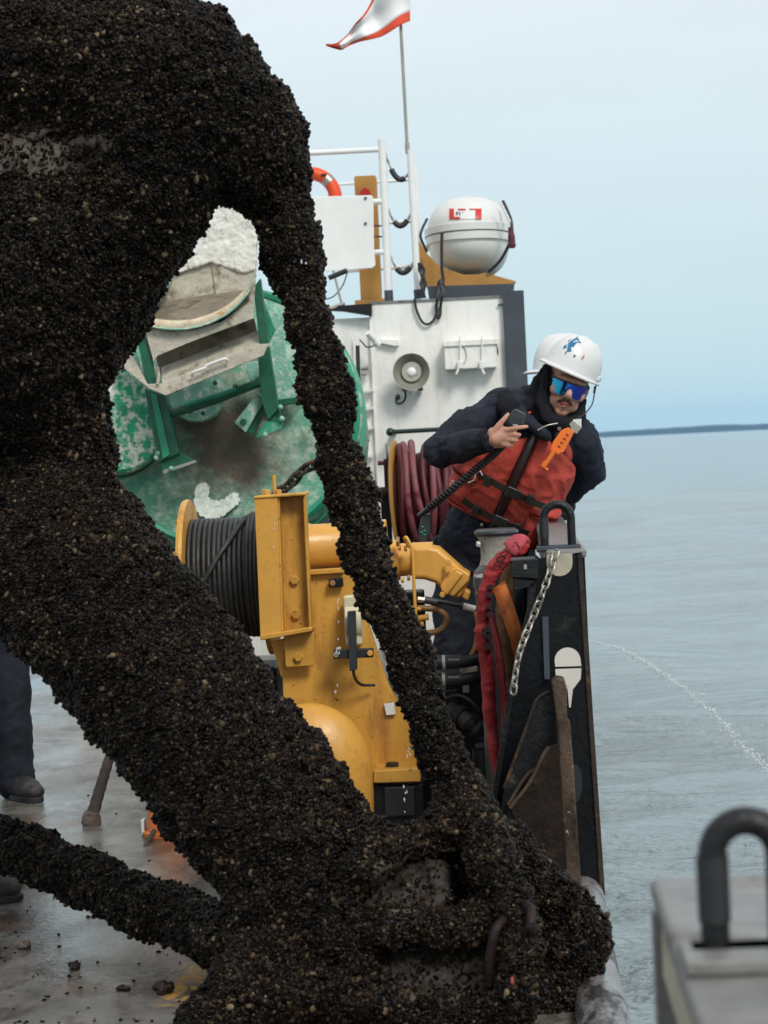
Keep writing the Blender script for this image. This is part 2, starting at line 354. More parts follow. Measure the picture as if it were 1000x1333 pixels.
def curve(pts, n=8):
    """Catmull-Rom through points (tuples of any length)"""
    P = [np.array(p, float) for p in pts]; P = [2*P[0]-P[1]] + P + [2*P[-1]-P[-2]]; o = []
    for i in range(1, len(P)-2):
        for k in range(n):
            t = k/n; a, b, c, d = P[i-1:i+3]
            o.append(.5*((2*b)+(-a+c)*t+(2*a-5*b+4*c-d)*t*t+(-a+3*b-3*c+d)*t**3))
    o.append(P[-2]); return o
def pcurve(pts, n=8):                   # (px, py, Y) control points -> world points
    return [at(*p) for p in curve(pts, n)]
def hexbolt(c, r, axis=(0, -1, 0), h=None):
    return MB().lathe([(r, 0), (r, (h or r*.8)), (r*.8, (h or r*.8)*1.15)], c, axis, n=6)

# ================================================================== THE SETTING
SEA = -0.95
XE = 0.235              # ship's side
def sea_material():
    m = bpy.data.materials.new('sea_water'); m.use_nodes = True
    n = m.node_tree; b = n.nodes['Principled BSDF']; L = n.links.new
    b.inputs['Base Color'].default_value = (.25, .315, .335, 1); b.inputs['Roughness'].default_value = .08
    b.inputs['IOR'].default_value = 1.33; b.inputs['Specular IOR Level'].default_value = .5
    g = n.nodes.new('ShaderNodeNewGeometry'); h = None
    for sc_, st, wgt in (((.3, 1.1, 1), .1, 6.5), ((.35, 1.2, 1), .38, 2.6), ((.5, 1.5, 1), 1.3, 1.1), ((.7, 2.0, 1), 4.5, .42), ((1, 2.0, 1), 15, .13)):
        mp_ = n.nodes.new('ShaderNodeMapping'); mp_.inputs['Scale'].default_value = sc_; mp_.inputs['Rotation'].default_value = (0, 0, .3)
        L(g.outputs['Position'], mp_.inputs[0])
        t = n.nodes.new('ShaderNodeTexNoise'); t.inputs['Scale'].default_value = st; t.inputs['Detail'].default_value = 3; t.inputs['Distortion'].default_value = .4
        L(mp_.outputs[0], t.inputs['Vector'])
        k = n.nodes.new('ShaderNodeMath'); k.operation = 'MULTIPLY_ADD'; L(t.outputs['Fac'], k.inputs[0]); k.inputs[1].default_value = wgt
        if h is None: k.inputs[2].default_value = 0
        else: L(h, k.inputs[2])
        h = k.outputs[0]
    bp = n.nodes.new('ShaderNodeBump'); bp.inputs['Strength'].default_value = 1.0; bp.inputs['Distance'].default_value = .19
    L(h, bp.inputs['Height']); L(bp.outputs[0], b.inputs['Normal'])
    return m
def build_sea():
    az = np.concatenate([np.arange(-25, 45, .3), np.arange(45, 335, 5)]); az = np.radians(az)
    rr = np.concatenate([[0.5, 3], np.geomspace(4.5, 90, 230), np.geomspace(110, 12000, 26)])
    A, Rr = np.meshgrid(az, rr); X = np.sin(A)*Rr; Y = np.cos(A)*Rr; Z = np.zeros_like(X)
    for k in range(26):
        lam = .35*1.13**k; th = rng.normal(.15, .5); amp = .0075*lam**.85*rng.uniform(.6, 1.2); kk = 2*np.pi/lam
        cell = np.maximum(Rr*.0135, Rr*np.radians(.3)); fade = np.clip((lam/cell-2.2)/2.5, 0, 1)
        Z += amp*fade*np.sin(kk*(X*np.sin(th)+Y*np.cos(th))+rng.uniform(0, 6.28)+.6*np.sin(X*.5+k))
    Z[:, len(np.arange(-25, 45, .3)):] = 0
    V = np.stack([X, Y, Z+SEA], -1).reshape(-1, 3); na = len(az); Fc = []
    for i in range(len(rr)-1):
        a = np.arange(na); b = (a+1) % na
        Fc.append(np.stack([i*na+a, (i+1)*na+a, (i+1)*na+b, i*na+b], -1))
    me = bpy.data.meshes.new('sea'); me.from_pydata(V.tolist(), [], np.concatenate(Fc).tolist())
    bm = bmesh.new(); bm.from_mesh(me); bmesh.ops.recalc_face_normals(bm, faces=bm.faces); bm.to_mesh(me); bm.free()
    if me.polygons[0].normal.z < 0: me.flip_normals()
    o = link_mesh(me, 'sea', sea_material(), None, Vector((0, 0, 0)), 180); tag(o, kind='structure')
build_sea()

# far shore: a low wooded strip of land with an uneven tree line
landm = pm('far_woods', (.02, .035, .03), .95, var=.3, vs=.02, bump=0)
mb = MB(); prev = None; V = []; Fc = []
N = 420
for i in range(N):
    x = -3000 + 5200*i/(N-1); y = 3800 + 150*math.sin(i*.05)
    h = 11.5 + 3.2*mnoise.fractal(Vector((i*.06, 2.2, 0)), .8, 2, 4) + 1.6*mnoise.noise(Vector((i*.7, 0, 5)))
    V += [(x, y, SEA-.2), (x, y+6, SEA+h*.75), (x, y+25, SEA+h), (x, y+260, SEA+h*.8), (x, y+300, SEA-.2)]
    if i:
        o = (i-1)*5
        Fc += [(o+k, o+k+1, o+k+6, o+k+5) for k in range(4)]
mb.add(V, Fc); o = mb.build('hills', landm); tag(o, kind='structure')

# hull plating below the deck
mb = MB(); mb.box(((XE-.012-6)/2, 8, (SEA-.6-.06)/2), (6+XE-.012, 22, .6-SEA-.06)); o = mb.build('hull_side', blackfl); tag(o, 'black steel hull side below the deck edge', 'hull', kind='structure')

def deck_material():
    m = bpy.data.materials.new('wet_steel_deck'); m.use_nodes = True
    n = m.node_tree; b = n.nodes['Principled BSDF']; L = n.links.new
    g = n.nodes.new('ShaderNodeNewGeometry'); P = g.outputs['Position']
    def noise(s, d=6, ro=.6, st=(1, 1, 1)):
        mp_ = n.nodes.new('ShaderNodeMapping'); mp_.inputs['Scale'].default_value = st; L(P, mp_.inputs[0])
        t = n.nodes.new('ShaderNodeTexNoise'); t.inputs['Scale'].default_value = s; t.inputs['Detail'].default_value = d; t.inputs['Roughness'].default_value = ro
        L(mp_.outputs[0], t.inputs['Vector']); return t.outputs['Fac']
    def mrg(v, a, b_, c=0, d=1):
        t = n.nodes.new('ShaderNodeMapRange'); t.inputs[1].default_value = a; t.inputs[2].default_value = b_; t.inputs[3].default_value = c; t.inputs[4].default_value = d
        L(v, t.inputs[0]); return t.outputs[0]
    def mix(f, a, b_):
        t = n.nodes.new('ShaderNodeMix'); t.data_type = 'RGBA'; L(f, t.inputs[0])
        for s_, i in ((a, 6), (b_, 7)):
            if isinstance(s_, tuple): t.inputs[i].default_value = (*s_, 1)
            else: L(s_, t.inputs[i])
        return t.outputs[2]
    def mul(a, b_, op='MULTIPLY'):
        t = n.nodes.new('ShaderNodeMath'); t.operation = op; L(a, t.inputs[0])
        if isinstance(b_, (int, float)): t.inputs[1].default_value = b_
        else: L(b_, t.inputs[1])
        return t.outputs[0]
    c = mix(mrg(noise(3.2), .32, .68), (.085, .076, .067), (.2, .185, .165))
    c = mix(mrg(noise(5.5, 9, .7, (1, .6, 1)), .48, .6), c, (.05, .038, .028))
    c = mix(mrg(noise(9, 9, .75), .6, .68), c, (.02, .017, .014))
    c = mix(mrg(noise(1.3, 5), .56, .7), c, (.17, .085, .04))
    # worn yellow paint marking
    ctr = onz(268, 1262)
    d = n.nodes.new('ShaderNodeVectorMath'); d.operation = 'SUBTRACT'; L(P, d.inputs[0]); d.inputs[1].default_value = ctr
    sp = n.nodes.new('ShaderNodeSeparateXYZ'); L(d.outputs[0], sp.inputs[0])
    ax = mul(mul(sp.outputs['X'], 0, 'ADD'), 0, 'ADD')
    t1 = mrg(mul(sp.outputs['X'], 0, 'ADD'), -.09, -.05); t2 = mrg(sp.outputs['X'], .10, .16, 1, 0)
    t3 = mrg(sp.outputs['Y'], -.42, -.36); t4 = mrg(sp.outputs['Y'], .2, .26, 1, 0)
    band = mul(mul(t1, t2), mul(t3, t4)); band = mul(band, mrg(noise(11, 8, .7), .44, .5))
    c = mix(band, c, (.5, .28, .06))
    L(c, b.inputs['Base Color'])
    wet = mrg(noise(1.7, 5, .55, (1, .55, 1)), .42, .58)
    L(mrg(mul(wet, mrg(noise(25, 4), .3, .7, .75, 1.1)), 0, 1, .3, .05), b.inputs['Roughness'])
    bp = n.nodes.new('ShaderNodeBump'); bp.inputs['Strength'].default_value = .5; bp.inputs['Distance'].default_value = .012
    L(mul(noise(38, 6, .65), mrg(wet, 0, 1, 1, .35)), bp.inputs['Height']); L(bp.outputs[0], b.inputs['Normal'])
    return m
deckm = deck_material()
mb = MB(); mb.box(((XE-.1-5)/2, 8, -.03), (5+XE-.1, 22, .06)); o = mb.build('deck', deckm); tag(o, kind='structure')
# gunwale bar: rounded, scuffed, wet deck edge
pts = [(XE-.062, y, .004+.006*math.sin(y*5)) for y in np.arange(-1.5, 18.6, .12)]
mb = MB(); mb.tube(pts, [.066+.005*mnoise.noise(Vector((p[1]*3, 0, 1))) for p in pts], 20)
o = mb.build('deck_edge_bar', barn, smooth=180); tag(o, 'rounded wet steel bar along the open deck edge', 'deck edge')
# -------------------------------------------------------------- far bulwark end
YB = 6.86; ZB = 1.095; XI = .105
bw = thing('bulwark', (.17, YB, 0), 'black steel bulwark with grey worn cap that the sailor leans on', 'bulwark')
MB().box((XE-.012, (YB+15.4)/2+.05, ZB/2), (.016, 15.4-YB-.1, ZB-.03)).build('plating', blackfl, bw)
cap = MB().box(((XI+XE)/2, (YB+15.3)/2, ZB-.008), (XE-XI, 15.3-YB, .03)).build('cap_rail', capgrey, bw, bevel=.011)
MB().box((XI+.012, (YB+15.3)/2+.1, ZB-.065), (.012, 15.3-YB-.2, .084)).build('cap_flange', capgrey, bw, bevel=.003)
# end plate seen from the front: narrow at the top, flaring inboard towards the deck
P = lambda *a: [at(x, y, YB) for x, y in a]
mb = MB().pp([(703, 727), (757, 719), (764, 800), (787, 1168), (640, 1168), (647, 1040), (668, 905), (694, 790)], YB, .014)
mb.build('end_plate', blackfl, bw)
MB().pp([(752, 722), (758, 721), (788, 1165), (782, 1165)], YB-.012, .012).build('edge_strip', rusty, bw)
MB().pp([(697, 722), (703, 727), (694, 792), (668, 908), (647, 1040), (640, 1039), (661, 905), (687, 790)], YB-.03, .03).build('edge_flange', blackp, bw)
MB().pp([(706, 803), (714, 803), (716, 884), (709, 884)], YB-.02, .02).build('rib', greytrim, bw)
sem = [(712, 722)] + [(728.5-17*math.cos(t), 733+17*math.sin(t)) for t in np.linspace(0, math.pi, 12)] + [(745, 720)]
MB().pp(sem, YB-.006, .006).build('beige_patch', beige, bw)
ov = [(739-17*math.cos(t), 860-17*math.sin(t)) for t in np.linspace(0, math.pi, 14)]
MB().pp([(722, 860)] + ov[1:-1] + [(756, 860), (757, 867), (723, 868)], YB-.005, .005).build('painted_hole_light', whitemark, bw)  # white plates painted for the light seen through a hole here
MB().pp([(723, 871), (757, 870), (756, 884), (747, 896), (746, 897), (743, 921), (741, 921), (739, 897), (731, 892), (724, 884)], YB-.005, .005).build('painted_hole_light', whitemark, bw)
mb = MB().pp([(749+9*math.cos(t), 1020+25*math.sin(t)) for t in np.linspace(0, 2*math.pi, 20)[:-1]], YB-.004, .004); mb.build('scupper', rubber, bw)
# bracket box on the inboard side
MB().pp([(665, 729), (700, 727), (701, 754), (665, 752)], YB-.06, .15).build('cleat_bracket', blackp, bw, bevel=.004)
MB().pp([(667, 752), (699, 755), (690, 764), (670, 770)], YB-.05, .12).build('cleat_foot', blackp, bw, bevel=.004)
MB().boxpp((682, 735), (686, 741), YB-.064, .01).build('cleat_hole', steel, bw)
# black gusset and rusted post with its gusset
MB().pp([(712, 902), (722, 905), (724, 1150), (640, 1150), (657, 1026), (700, 912)], YB-.16, .014).build('gusset', blackp, bw)
MB().tube(pcurve([(716, 900, YB-.165), (700, 910, YB-.165), (690, 935, YB-.165), (657, 1026, YB-.165)], 4), .006, 8).build('gusset_edge', rusty, bw, smooth=60)
MB().pp([(718, 888), (724, 883), (735, 885), (738, 896), (739, 940), (743, 942), (746, 1000), (753, 1156), (733, 1156), (724, 935)], YB-.22, .1).build('stanchion', woodrust, bw, bevel=.008)
MB().pp([(726, 938), (741, 936), (746, 985), (757, 1156), (738, 1156), (728, 1000)], YB-.27, .045).build('stanchion_face', woodrust, bw, bevel=.006)
MB().pp([(728, 968), (716, 972), (706, 985), (690, 1018), (664, 1052), (690, 1120), (740, 1160)], YB-.285, .02).build('gusset', rustplate, bw, bevel=.003)
MB().tube(pcurve([(715, 972, YB-.285), (706, 985, YB-.285), (690, 1018, YB-.285), (664, 1052, YB-.285)], 4), .0055, 8).build('gusset_edge', woodrust, bw, smooth=60)
MB().tube(pcurve([(700, 1000, YB-.2), (684, 1012, YB-.2), (662, 1048, YB-.2)], 4), .006, 8).build('gusset_edge', woodrust, bw, smooth=60)
def pad_eye(cx, yc, zc, hw, h, r, mat, par, wrapm=None):
    pts = [Vector((cx-hw, yc, zc))]
    pts += [Vector((cx-hw*math.cos(t), yc, zc+h-hw+hw*math.sin(t))) for t in np.linspace(0, math.pi, 15)]
    pts += [Vector((cx+hw, yc, zc))]
    MB().tube(pts, r, 16).build('loop', mat, par, smooth=60)
    MB().tube([pts[0]+Vector((0, 0, .03)), pts[0]+Vector((0, 0, h-hw+.0)), pts[1]], [r*1.13]*3, 16).build('sleeve', rubber, par, smooth=60)
    MB().box((cx, yc, zc-.004), (hw*2+r*4, r*3.2, .02)).build('base_plate', capgrey, par, bevel=.005)
pe = at(726.5, 700, YB+.06)
eye = thing('mooring_eye', (pe.x, YB+.06, ZB), 'black arched mooring eye standing on the far bulwark end', 'mooring eye', 'mooring eyes on the bulwarks')
pad_eye(pe.x, YB+.06, ZB+.012, .043, .135, .0135, blackp, eye)
MB().box((pe.x, YB+.06, ZB+.01), (.14, .05, .016)).build('base_weld', greytrim, eye, bevel=.004)
# -------------------------------------------------------------- near bulwark end (out of focus)
YN = 2.62; ZN = .918; XN = .147
nb = thing('bulwark', (.27, YN, 0), 'blurred pale grey bulwark end close to the lens at lower right', 'bulwark')
MB().box((XN+.13, YN/2-.3, ZN-.012), (.26, YN+.6, .026)).build('cap_rail', capgrey, nb, bevel=.01)
MB().box((XN+.012, YN-.012, ZN/2-.02), (.024, .03, ZN-.03)).build('edge_flange', capgrey, nb, bevel=.004)
MB().box((XN+.14, YN-.05, ZN/2-.02), (.22, .012, ZN-.03)).build('end_plate', beige, nb)
MB().box((XN+.25, YN/2-.3, ZN/2-.02), (.016, YN+.5, ZN-.03)).build('plating', blackfl, nb)
MB().box((XN+.012, YN/2-.34, ZN-.06), (.012, YN+.5, .07)).build('cap_flange', beige, nb)
for yy in (YN-.3, YN-.75, YN-1.2):
    MB().prism([(XN+.03, yy, 0), (XN+.006, yy, ZN-.1), (XN+.24, yy, ZN-.03), (XN+.24, yy, 0)], (0, .012, 0)).build('rib', beige, nb)
pn = onz(977, 1252, ZN)
eye2 = thing('mooring_eye', (pn.x, pn.y, ZN), 'large blurred black mooring eye on the near bulwark at right', 'mooring eye', 'mooring eyes on the bulwarks')
pad_eye(pn.x, pn.y, ZN+.012, .0335, .13, .0145, blackp, eye2)
MB().box((pn.x+.01, pn.y-.02, ZN+.01), (.16, .09, .016)).build('base_weld', capgrey, eye2, bevel=.004)

# -------------------------------------------------------------- deckhouse
YD = 15.5
zr = at(600, 390, YD).z; xr = at(656, 430, YD).x; xr2 = at(684, 430, YD).x; xs = at(486, 500, YD).x
dh = thing('deckhouse', (-1.5, YD, 0), 'white painted steel deckhouse behind the sailor with dark corner post', 'deckhouse')
MB().box(((xs+xr)/2, YD+2, zr/2), (xr-xs, 4, zr)).build('wall', white, dh)
MB().box(((xs-3.2)/2, YD+2.03, (zr-.09)/2), (xs+3.2, 4, zr-.09)).build('side_wall', white, dh)
MB().box(((xr+xr2)/2, YD+1.9, (zr+.04)/2), (xr2-xr, 3.9, zr+.04)).build('corner_post', greytrim, dh)
MB().box(((xs+xr)/2, YD+2, zr+.008), (xr-xs+.002, 4.02, .016)).build('roof_edge', capgrey, dh)
MB().pp([(425, 399), (484, 395), (484, 411), (446, 405), (425, 404)], YD-.06, .1).build('roof_trim', blackp, dh)
MB().box((xs, YD-.004, (zr-.05)/2), (.012, .012, zr-.05)).build('wall_seam', white, dh)
MB().tube(pcurve([(648, 398, YD-.02), (652, 396, YD-.02), (656, 399, YD-.02)], 4), .006, 8).build('hook', greytrim, dh, smooth=60)
for yy in (507, 530, 556, 592, 612, 640): MB().boxpp((473, yy), (486, yy+2.2), YD-.05, .06).build('rung', white, dh)

# ================================================================== THINGS ON THE DECKHOUSE ROOF
YR = 16.0
rl = thing('railing', (at(500, 392, YR).x, YR, zr), 'white pipe railing on the deckhouse roof left of the flagpole', 'railing')
def px_tube(pts, r_px, n=10, k=1): # straight pixel polyline, radius in photo pixels
    P_ = [at(*p) for p in pts]; return MB().tube(P_, [r_px/ppm(p[2]) for p in pts], n)
for (a, b, rp) in (((497, 182), (506.5, 392), 5.2),):
    px_tube([(*a, YR), (*b, YR)], rp, 14).build('post', whiteclean, rl, smooth=60)
    px_tube([(505.8, 378, YR), (506.6, 392.5, YR)], 5.8, 14).build('post_foot', greytrim, rl, smooth=60)
px_tube([(534, 195, YR), (544.5, 388, YR)], 4.6, 14).build('post', whiteclean, rl, smooth=60)
px_tube([(543.5, 377, YR), (544.8, 389, YR)], 5.4, 14).build('post_foot', greytrim, rl, smooth=60)
px_tube([(540, 216, YR+.5), (548, 380, YR+.5)], 3.2, 10).build('post', whiteclean, rl, smooth=60)
for a, b, rp, yy in (((330, 203), (497, 194.5), 3.6, YR), ((330, 272), (500, 262), 4.0, YR), ((330, 341), (504, 327.5), 3.8, YR),
                     ((440, 240), (537, 234), 2.0, YR+.6), ((500, 290), (541, 288), 2.4, YR+.6), ((440, 354), (545, 346), 2.6, YR+.6)):
    px_tube([(*a, yy), (*b, yy)], rp, 10).build('rail', whiteclean, rl, smooth=60)
pl = thing('notice_board', (at(450, 350, YR).x, YR-.05, at(450, 352, YR).z), 'white metal sheet fixed to the roof railing', 'panel')
MB().pp([(403, 258), (404, 256), (484, 254), (486, 258), (487, 322), (489, 345), (485, 349), (430, 353), (409, 352)], YR-.06, .02).build('sheet', whiteclean, pl, bevel=.006)
for x, y in ((476, 258), (476, 291), (410, 300)): hexbolt(at(x, y, YR-.062), .011).build('bolt', greytrim, pl)
px_tube([(398, 262, YR-.1), (404, 262, YR-.1), (408, 352, YR-.1)], 3.2, 8).build('edge_tube', whiteclean, pl, smooth=60)
op = thing('ochre_post', (at(481, 392, YR+.3).x, YR+.3, zr), 'flat ochre upright post on the deckhouse roof behind the railing', 'post')
MB().pp([(461, 231), (463, 229), (488, 228), (490, 231), (497, 393), (470, 395)], YR+.3, .09).build('upright', ochre, op, bevel=.004)
MB().pp([(462, 391), (501, 388), (501, 394), (462, 397)], YR+.27, .14).build('foot', ochre, op, bevel=.004)
MB().pp([(467, 254), (471, 247), (475, 244), (480, 247), (484, 254)], YR+.28, .02).build('red_tab', redp, op)
for yy in (294, 308): px_tube([(486, yy, YR+.28), (497, yy, YR+.05)], 1.2, 6).build('strap', rubber, op, smooth=60)
# life ring behind the sheet
lc = at(404, 259, YR+.05); Rr_ = 33/ppm(YR); tr = 11/ppm(YR)
lrg = thing('life_ring', (lc.x, YR+.05, lc.z-Rr_-tr), 'orange life ring hung behind the white sheet on the roof railing', 'life ring')
MB().tube([lc+Vector((Rr_*math.cos(t), 0, Rr_*math.sin(t))) for t in np.linspace(0, 2*math.pi, 48)[:-1]], tr, 14, closed=True, flat=.8).build('ring', orange, lrg, smooth=180)
for t0 in (42, 132, 222, 312):
    MB().tube([lc+Vector((Rr_*math.cos(R(t)), 0, Rr_*math.sin(R(t)))) for t in np.linspace(t0-7, t0+7, 5)], tr*1.05, 14, flat=.8).build('reflective_band', steel, lrg, smooth=60)
MB().boxpp((418, 226), (425, 229), YR-.02, .006).build('lettering', rubber, lrg)
# safety chains with black hose sleeves
for k, (x0, y0, x1, y1, sag, lab) in enumerate(((500, 193, 534, 222, 24, 'topmost sagging chain with black sleeve right of the roof railing'), (504, 268, 537, 272, 24, 'middle sagging chain with black sleeve right of the roof railing'), (507, 330, 541, 334, 23, 'lowest sagging chain with black sleeve right of the roof railing'))):
    ch = thing('safety_chain', at(x0, y0, YR), lab, 'chain', 'chains across the roof railing gap')
    pt = lambda t: at(x0+(x1-x0)*t, y0+(y1-y0)*t+sag*4*t*(1-t), YR+.02)
    MB().tube([pt(t) for t in np.linspace(0, .32, 12)], .007, 8, lob=(2, .5, 90)).build('chain', steelpole, ch, smooth=60)
    MB().tube([pt(t) for t in np.linspace(.28, .8, 14)], .021, 10).build('sleeve', rubber, ch, smooth=60)
    MB().tube([pt(t) for t in np.linspace(.76, 1, 10)], .007, 8, lob=(2, .5, 90)).build('chain', steel, ch, smooth=60)
# flag pole and flag
fp = thing('flagpole', at(534, 196, YR), 'thin grey flagpole rising from the roof railing post', 'flagpole')
px_tube([(530.5, 196, YR), (520, 0, YR), (514, -110, YR)], 2.2, 10).build('pole', steelpole, fp, smooth=60)
px_tube([(531, 200, YR), (530, 186, YR)], 3.2, 10).build('socket', steelpole, fp, smooth=60)
tops = [(533, -70), (510, -62), (492, -25), (484, 0), (474, 18), (463, 30), (452, 45), (438, 56), (424, 57)]
bots = [(534, 27), (521, 33), (500, 46), (484, 51), (470, 54), (458, 58), (450, 62), (443, 65), (425, 60)]
gT = curve([(*p, 0) for p in tops], 5); gB = curve([(*p, 0) for p in bots], 5)
def flagpt(i, v):
    a, b = gT[i], gB[i]; x = a[0]+(b[0]-a[0])*v; y = a[1]+(b[1]-a[1])*v
    return at(x, y, YR-.03+.035*math.sin(i*.5+v*2.2)+.02*math.sin(v*9+i*.2))
fl = thing('flag', at(521, 35, YR), 'tattered white flag with red edges drooping from the flagpole', 'flag')
def strip(v0, v1, i0, i1, nv, mat, nm):
    g = [[(flagpt(i, v0+(v1-v0)*j/nv), Vector((0, -1, 0))) for j in range(nv+1)] for i in range(i0, i1+1)]
    MB().shell(g, .004).build(nm, mat, fl, smooth=180)
nI = len(gT)-1
strip(.14, .87, 0, nI-6, 16, flagwhite, 'field'); strip(.87, 1, 0, nI-6, 5, flagred, 'lower_border'); strip(0, .14, 0, nI-6, 4, flagred, 'upper_border'); strip(0, 1, nI-6, nI, 8, flagred, 'fly_end')
# life raft canister on its cradle
YL = 16.3; q = ppm(YL); c0 = at(608.5, 300, YL); Lr = .62
rf = thing('life_raft', (c0.x, YL+.3, c0.z-.33), 'white round life raft canister strapped on the deckhouse roof', 'life raft')
def half(sgn, zc, rx, rz):
    g = []; n1, n2 = 24, 40
    for i in range(n1+1):
        th = math.pi/2*i/n1; row = []
        for j in range(n2+1):
            ph = 2*math.pi*j/n2; ct = math.cos(th)**.8 if th < math.pi/2-1e-6 else 0
            cx_ = math.copysign(abs(math.cos(ph))**.9, math.cos(ph)); cy_ = math.copysign(abs(math.sin(ph))**.75, math.sin(ph))
            p = Vector((c0.x+rx*ct*cx_, YL+Lr+Lr*ct*cy_, zc+sgn*rz*math.sin(th)))
            nn = Vector(((p.x-c0.x)/rx**2, (p.y-YL-Lr)/Lr**2, (p.z-zc)/rz**2)).normalized()
            row.append((p, nn))
        g.append(row)
    return MB().shell(g, .01)
half(1, at(608, 291, YL).z, 55/q, 44/q).build('upper_shell', raftwhite, rf, smooth=50)
half(-1, at(608, 309, YL).z, 54/q, 47/q).build('lower_shell', raftlow, rf, smooth=50)
def band(z0, z1, rx, nm):
    ring = [Vector((c0.x+rx*math.copysign(abs(math.cos(t))**.9, math.cos(t)), YL+Lr+(Lr+rx-.31)*math.copysign(abs(math.sin(t))**.75, math.sin(t)), z0)) for t in np.linspace(0, 2*math.pi, 65)[:-1]]
    return MB().prism(ring, (0, 0, z1-z0)).build(nm, raftwhite, rf, bevel=.006)
band(at(608, 299.5, YL).z, at(608, 289, YL).z, 59/q, 'upper_rim'); band(at(608, 311, YL).z, at(608, 300.5, YL).z, 57.5/q, 'lower_rim')
def raft_front(px, py, off):
    y = YL+.2; zc = at(608, 291, YL).z
    for _ in range(8):
        p = at(px, py, y); s_ = max(0, 1-((p.z-zc)/(44/q))**2)**.4
        t_ = min(.95, abs(p.x-c0.x)/(55/q*s_)); y = YL+Lr-Lr*s_*(1-t_**(2/.9))**.375
    return at(px, py, y-off)
def decal(pts, m, nm, off=.006):
    P_ = [raft_front(*p, off) for p in pts]; MB().prism(P_, (0, .004, 0)).build(nm, m, rf)
def quadgrid(x0, x1, y0, y1, m, nm, off, n=8):
    g = [[(raft_front(x0+(x1-x0)*i/n, y0+(y1-y0)*j/3, off), Vector((0, -1, .4)).normalized()) for j in range(4)] for i in range(n+1)]
    MB().shell(g, .004).build(nm, m, rf)
quadgrid(585, 627, 271.5, 285, labelw, 'label', .006, 12)
quadgrid(585, 591, 271.5, 285, redp, 'label_red', .012, 3); quadgrid(619, 627, 271.5, 285, redp, 'label_red', .012, 3)
quadgrid(590, 599, 282.3, 285, redp, 'label_red', .012, 4); quadgrid(596, 606, 271.5, 273.4, redp, 'label_red', .012, 4); quadgrid(611, 619, 271.5, 272.8, redp, 'label_red', .012, 4)
for x in (594, 598): quadgrid(x, x+1.2, 275.6, 279.8, rubber, 'lettering', .012, 1)
quadgrid(594, 596.4, 275.6, 276.5, rubber, 'lettering', .0125, 1); quadgrid(594, 596.4, 277.4, 278.2, rubber, 'lettering', .0125, 1); quadgrid(602, 602.8, 275.6, 277, rubber, 'lettering', .012, 1)
MB().tube(pcurve([(655, 262, YL+.2), (661, 275, YL+.1), (666, 290, YL), (665, 312, YL), (652, 338, YL+.05), (636, 354, YL+.1)], 6), .012, 8).build('strap', rubber, rf, smooth=60)
MB().tube(pcurve([(556, 285, YL+.1), (549, 300, YL), (548, 310, YL), (556, 328, YL+.05)], 6), .01, 8).build('strap', rubber, rf, smooth=60)
px_tube([(652, 264, YL), (668, 297, YL)], 1.6, 8).build('release_rod', whiteclean, rf, smooth=60)
MB().tube(pcurve([(665, 296, YL-.02), (666, 310, YL-.02), (667, 323, YL-.02)], 4), [.02]*3+[.026]*4+[.03, .02], 8).build('release_handle', maroon, rf, smooth=60)
crd = thing('raft_cradle', (c0.x, YL+.4, zr), 'ochre saddle cradle on a dark grey base under the life raft', 'cradle')
for dy in (.12, .85):
    MB().pp([(540, 319), (546, 314), (557, 331), (569, 343), (584, 351), (604, 357.5), (622, 357), (632, 355), (672, 366), (671, 369), (640, 372.5), (556, 375), (552, 366)], YL+dy, .07).build('saddle', ochre, crd, bevel=.004)
MB().prism([at(x, y, YL+.05) for x, y in ((556, 372.5), (670, 369), (661, 384.5), (559, 391))], (0, 1.0, 0)).build('base', greytrim, crd, bevel=.004)
rp = thing('lashing_line', at(577, 420, YL), 'black lashing line hanging from the life raft over the deckhouse wall', 'line')
MB().tube(pcurve([(575.5, 303, YL-.06), (575, 325, YL-.06), (575.5, 350, YL-.06), (577, 366, YL-.06), (573, 375, YL-.08)], 6), .012, 8).build('line', rubber, rp, smooth=60)
MB().tube(pcurve([(573, 372, YL-.1), (571, 384, YD-.05), (568, 400, YD-.03), (570, 414, YD-.03), (573, 410, YD-.03), (574, 396, YD-.03), (577, 380, YD-.05), (575, 370, YL-.1)], 6), .011, 8).build('line', rubber, rp, smooth=60)
MB().tube(pcurve([(540, 388, YD-.03), (542, 402, YD-.03), (549, 418, YD-.03), (557, 422, YD-.03), (565, 416, YD-.03), (570, 402, YD-.03)], 6), .009, 8).build('line', rubber, rp, smooth=60)
MB().ell(at(574, 371, YL-.08), (.03, .03, .045)).build('knot', rubber, rp, smooth=180)
MB().tube(pcurve([(546, 342, YR-.1), (550, 356, YR-.1), (551, 372, YR-.1), (550, 388, YR-.1)], 6), .02, 8, lob=(2, .4, 60)).build('line', rubber, rp, smooth=60)
an = thing('antenna_bracket', at(440, 396, YD), 'thin grey bracket rod with a wire on the roof edge beside the green buoy', 'bracket')
px_tube([(434, 352, YD), (445, 396, YD)], 1.5, 8).build('rod', steelpole, an, smooth=60)
px_tube([(428, 402, YD-.1), (448, 395, YD)], 2.4, 8).build('foot', steelpole, an, smooth=60)
MB().tube(pcurve([(452, 356, YD), (446, 372, YD), (434, 386, YD), (418, 391, YD)], 6), .005, 6).build('wire', greytrim, an, smooth=60)
px_tube([(428, 362, YD), (452, 352, YD)], 3.4, 8).build('dark_arm', rubber, an, smooth=60)

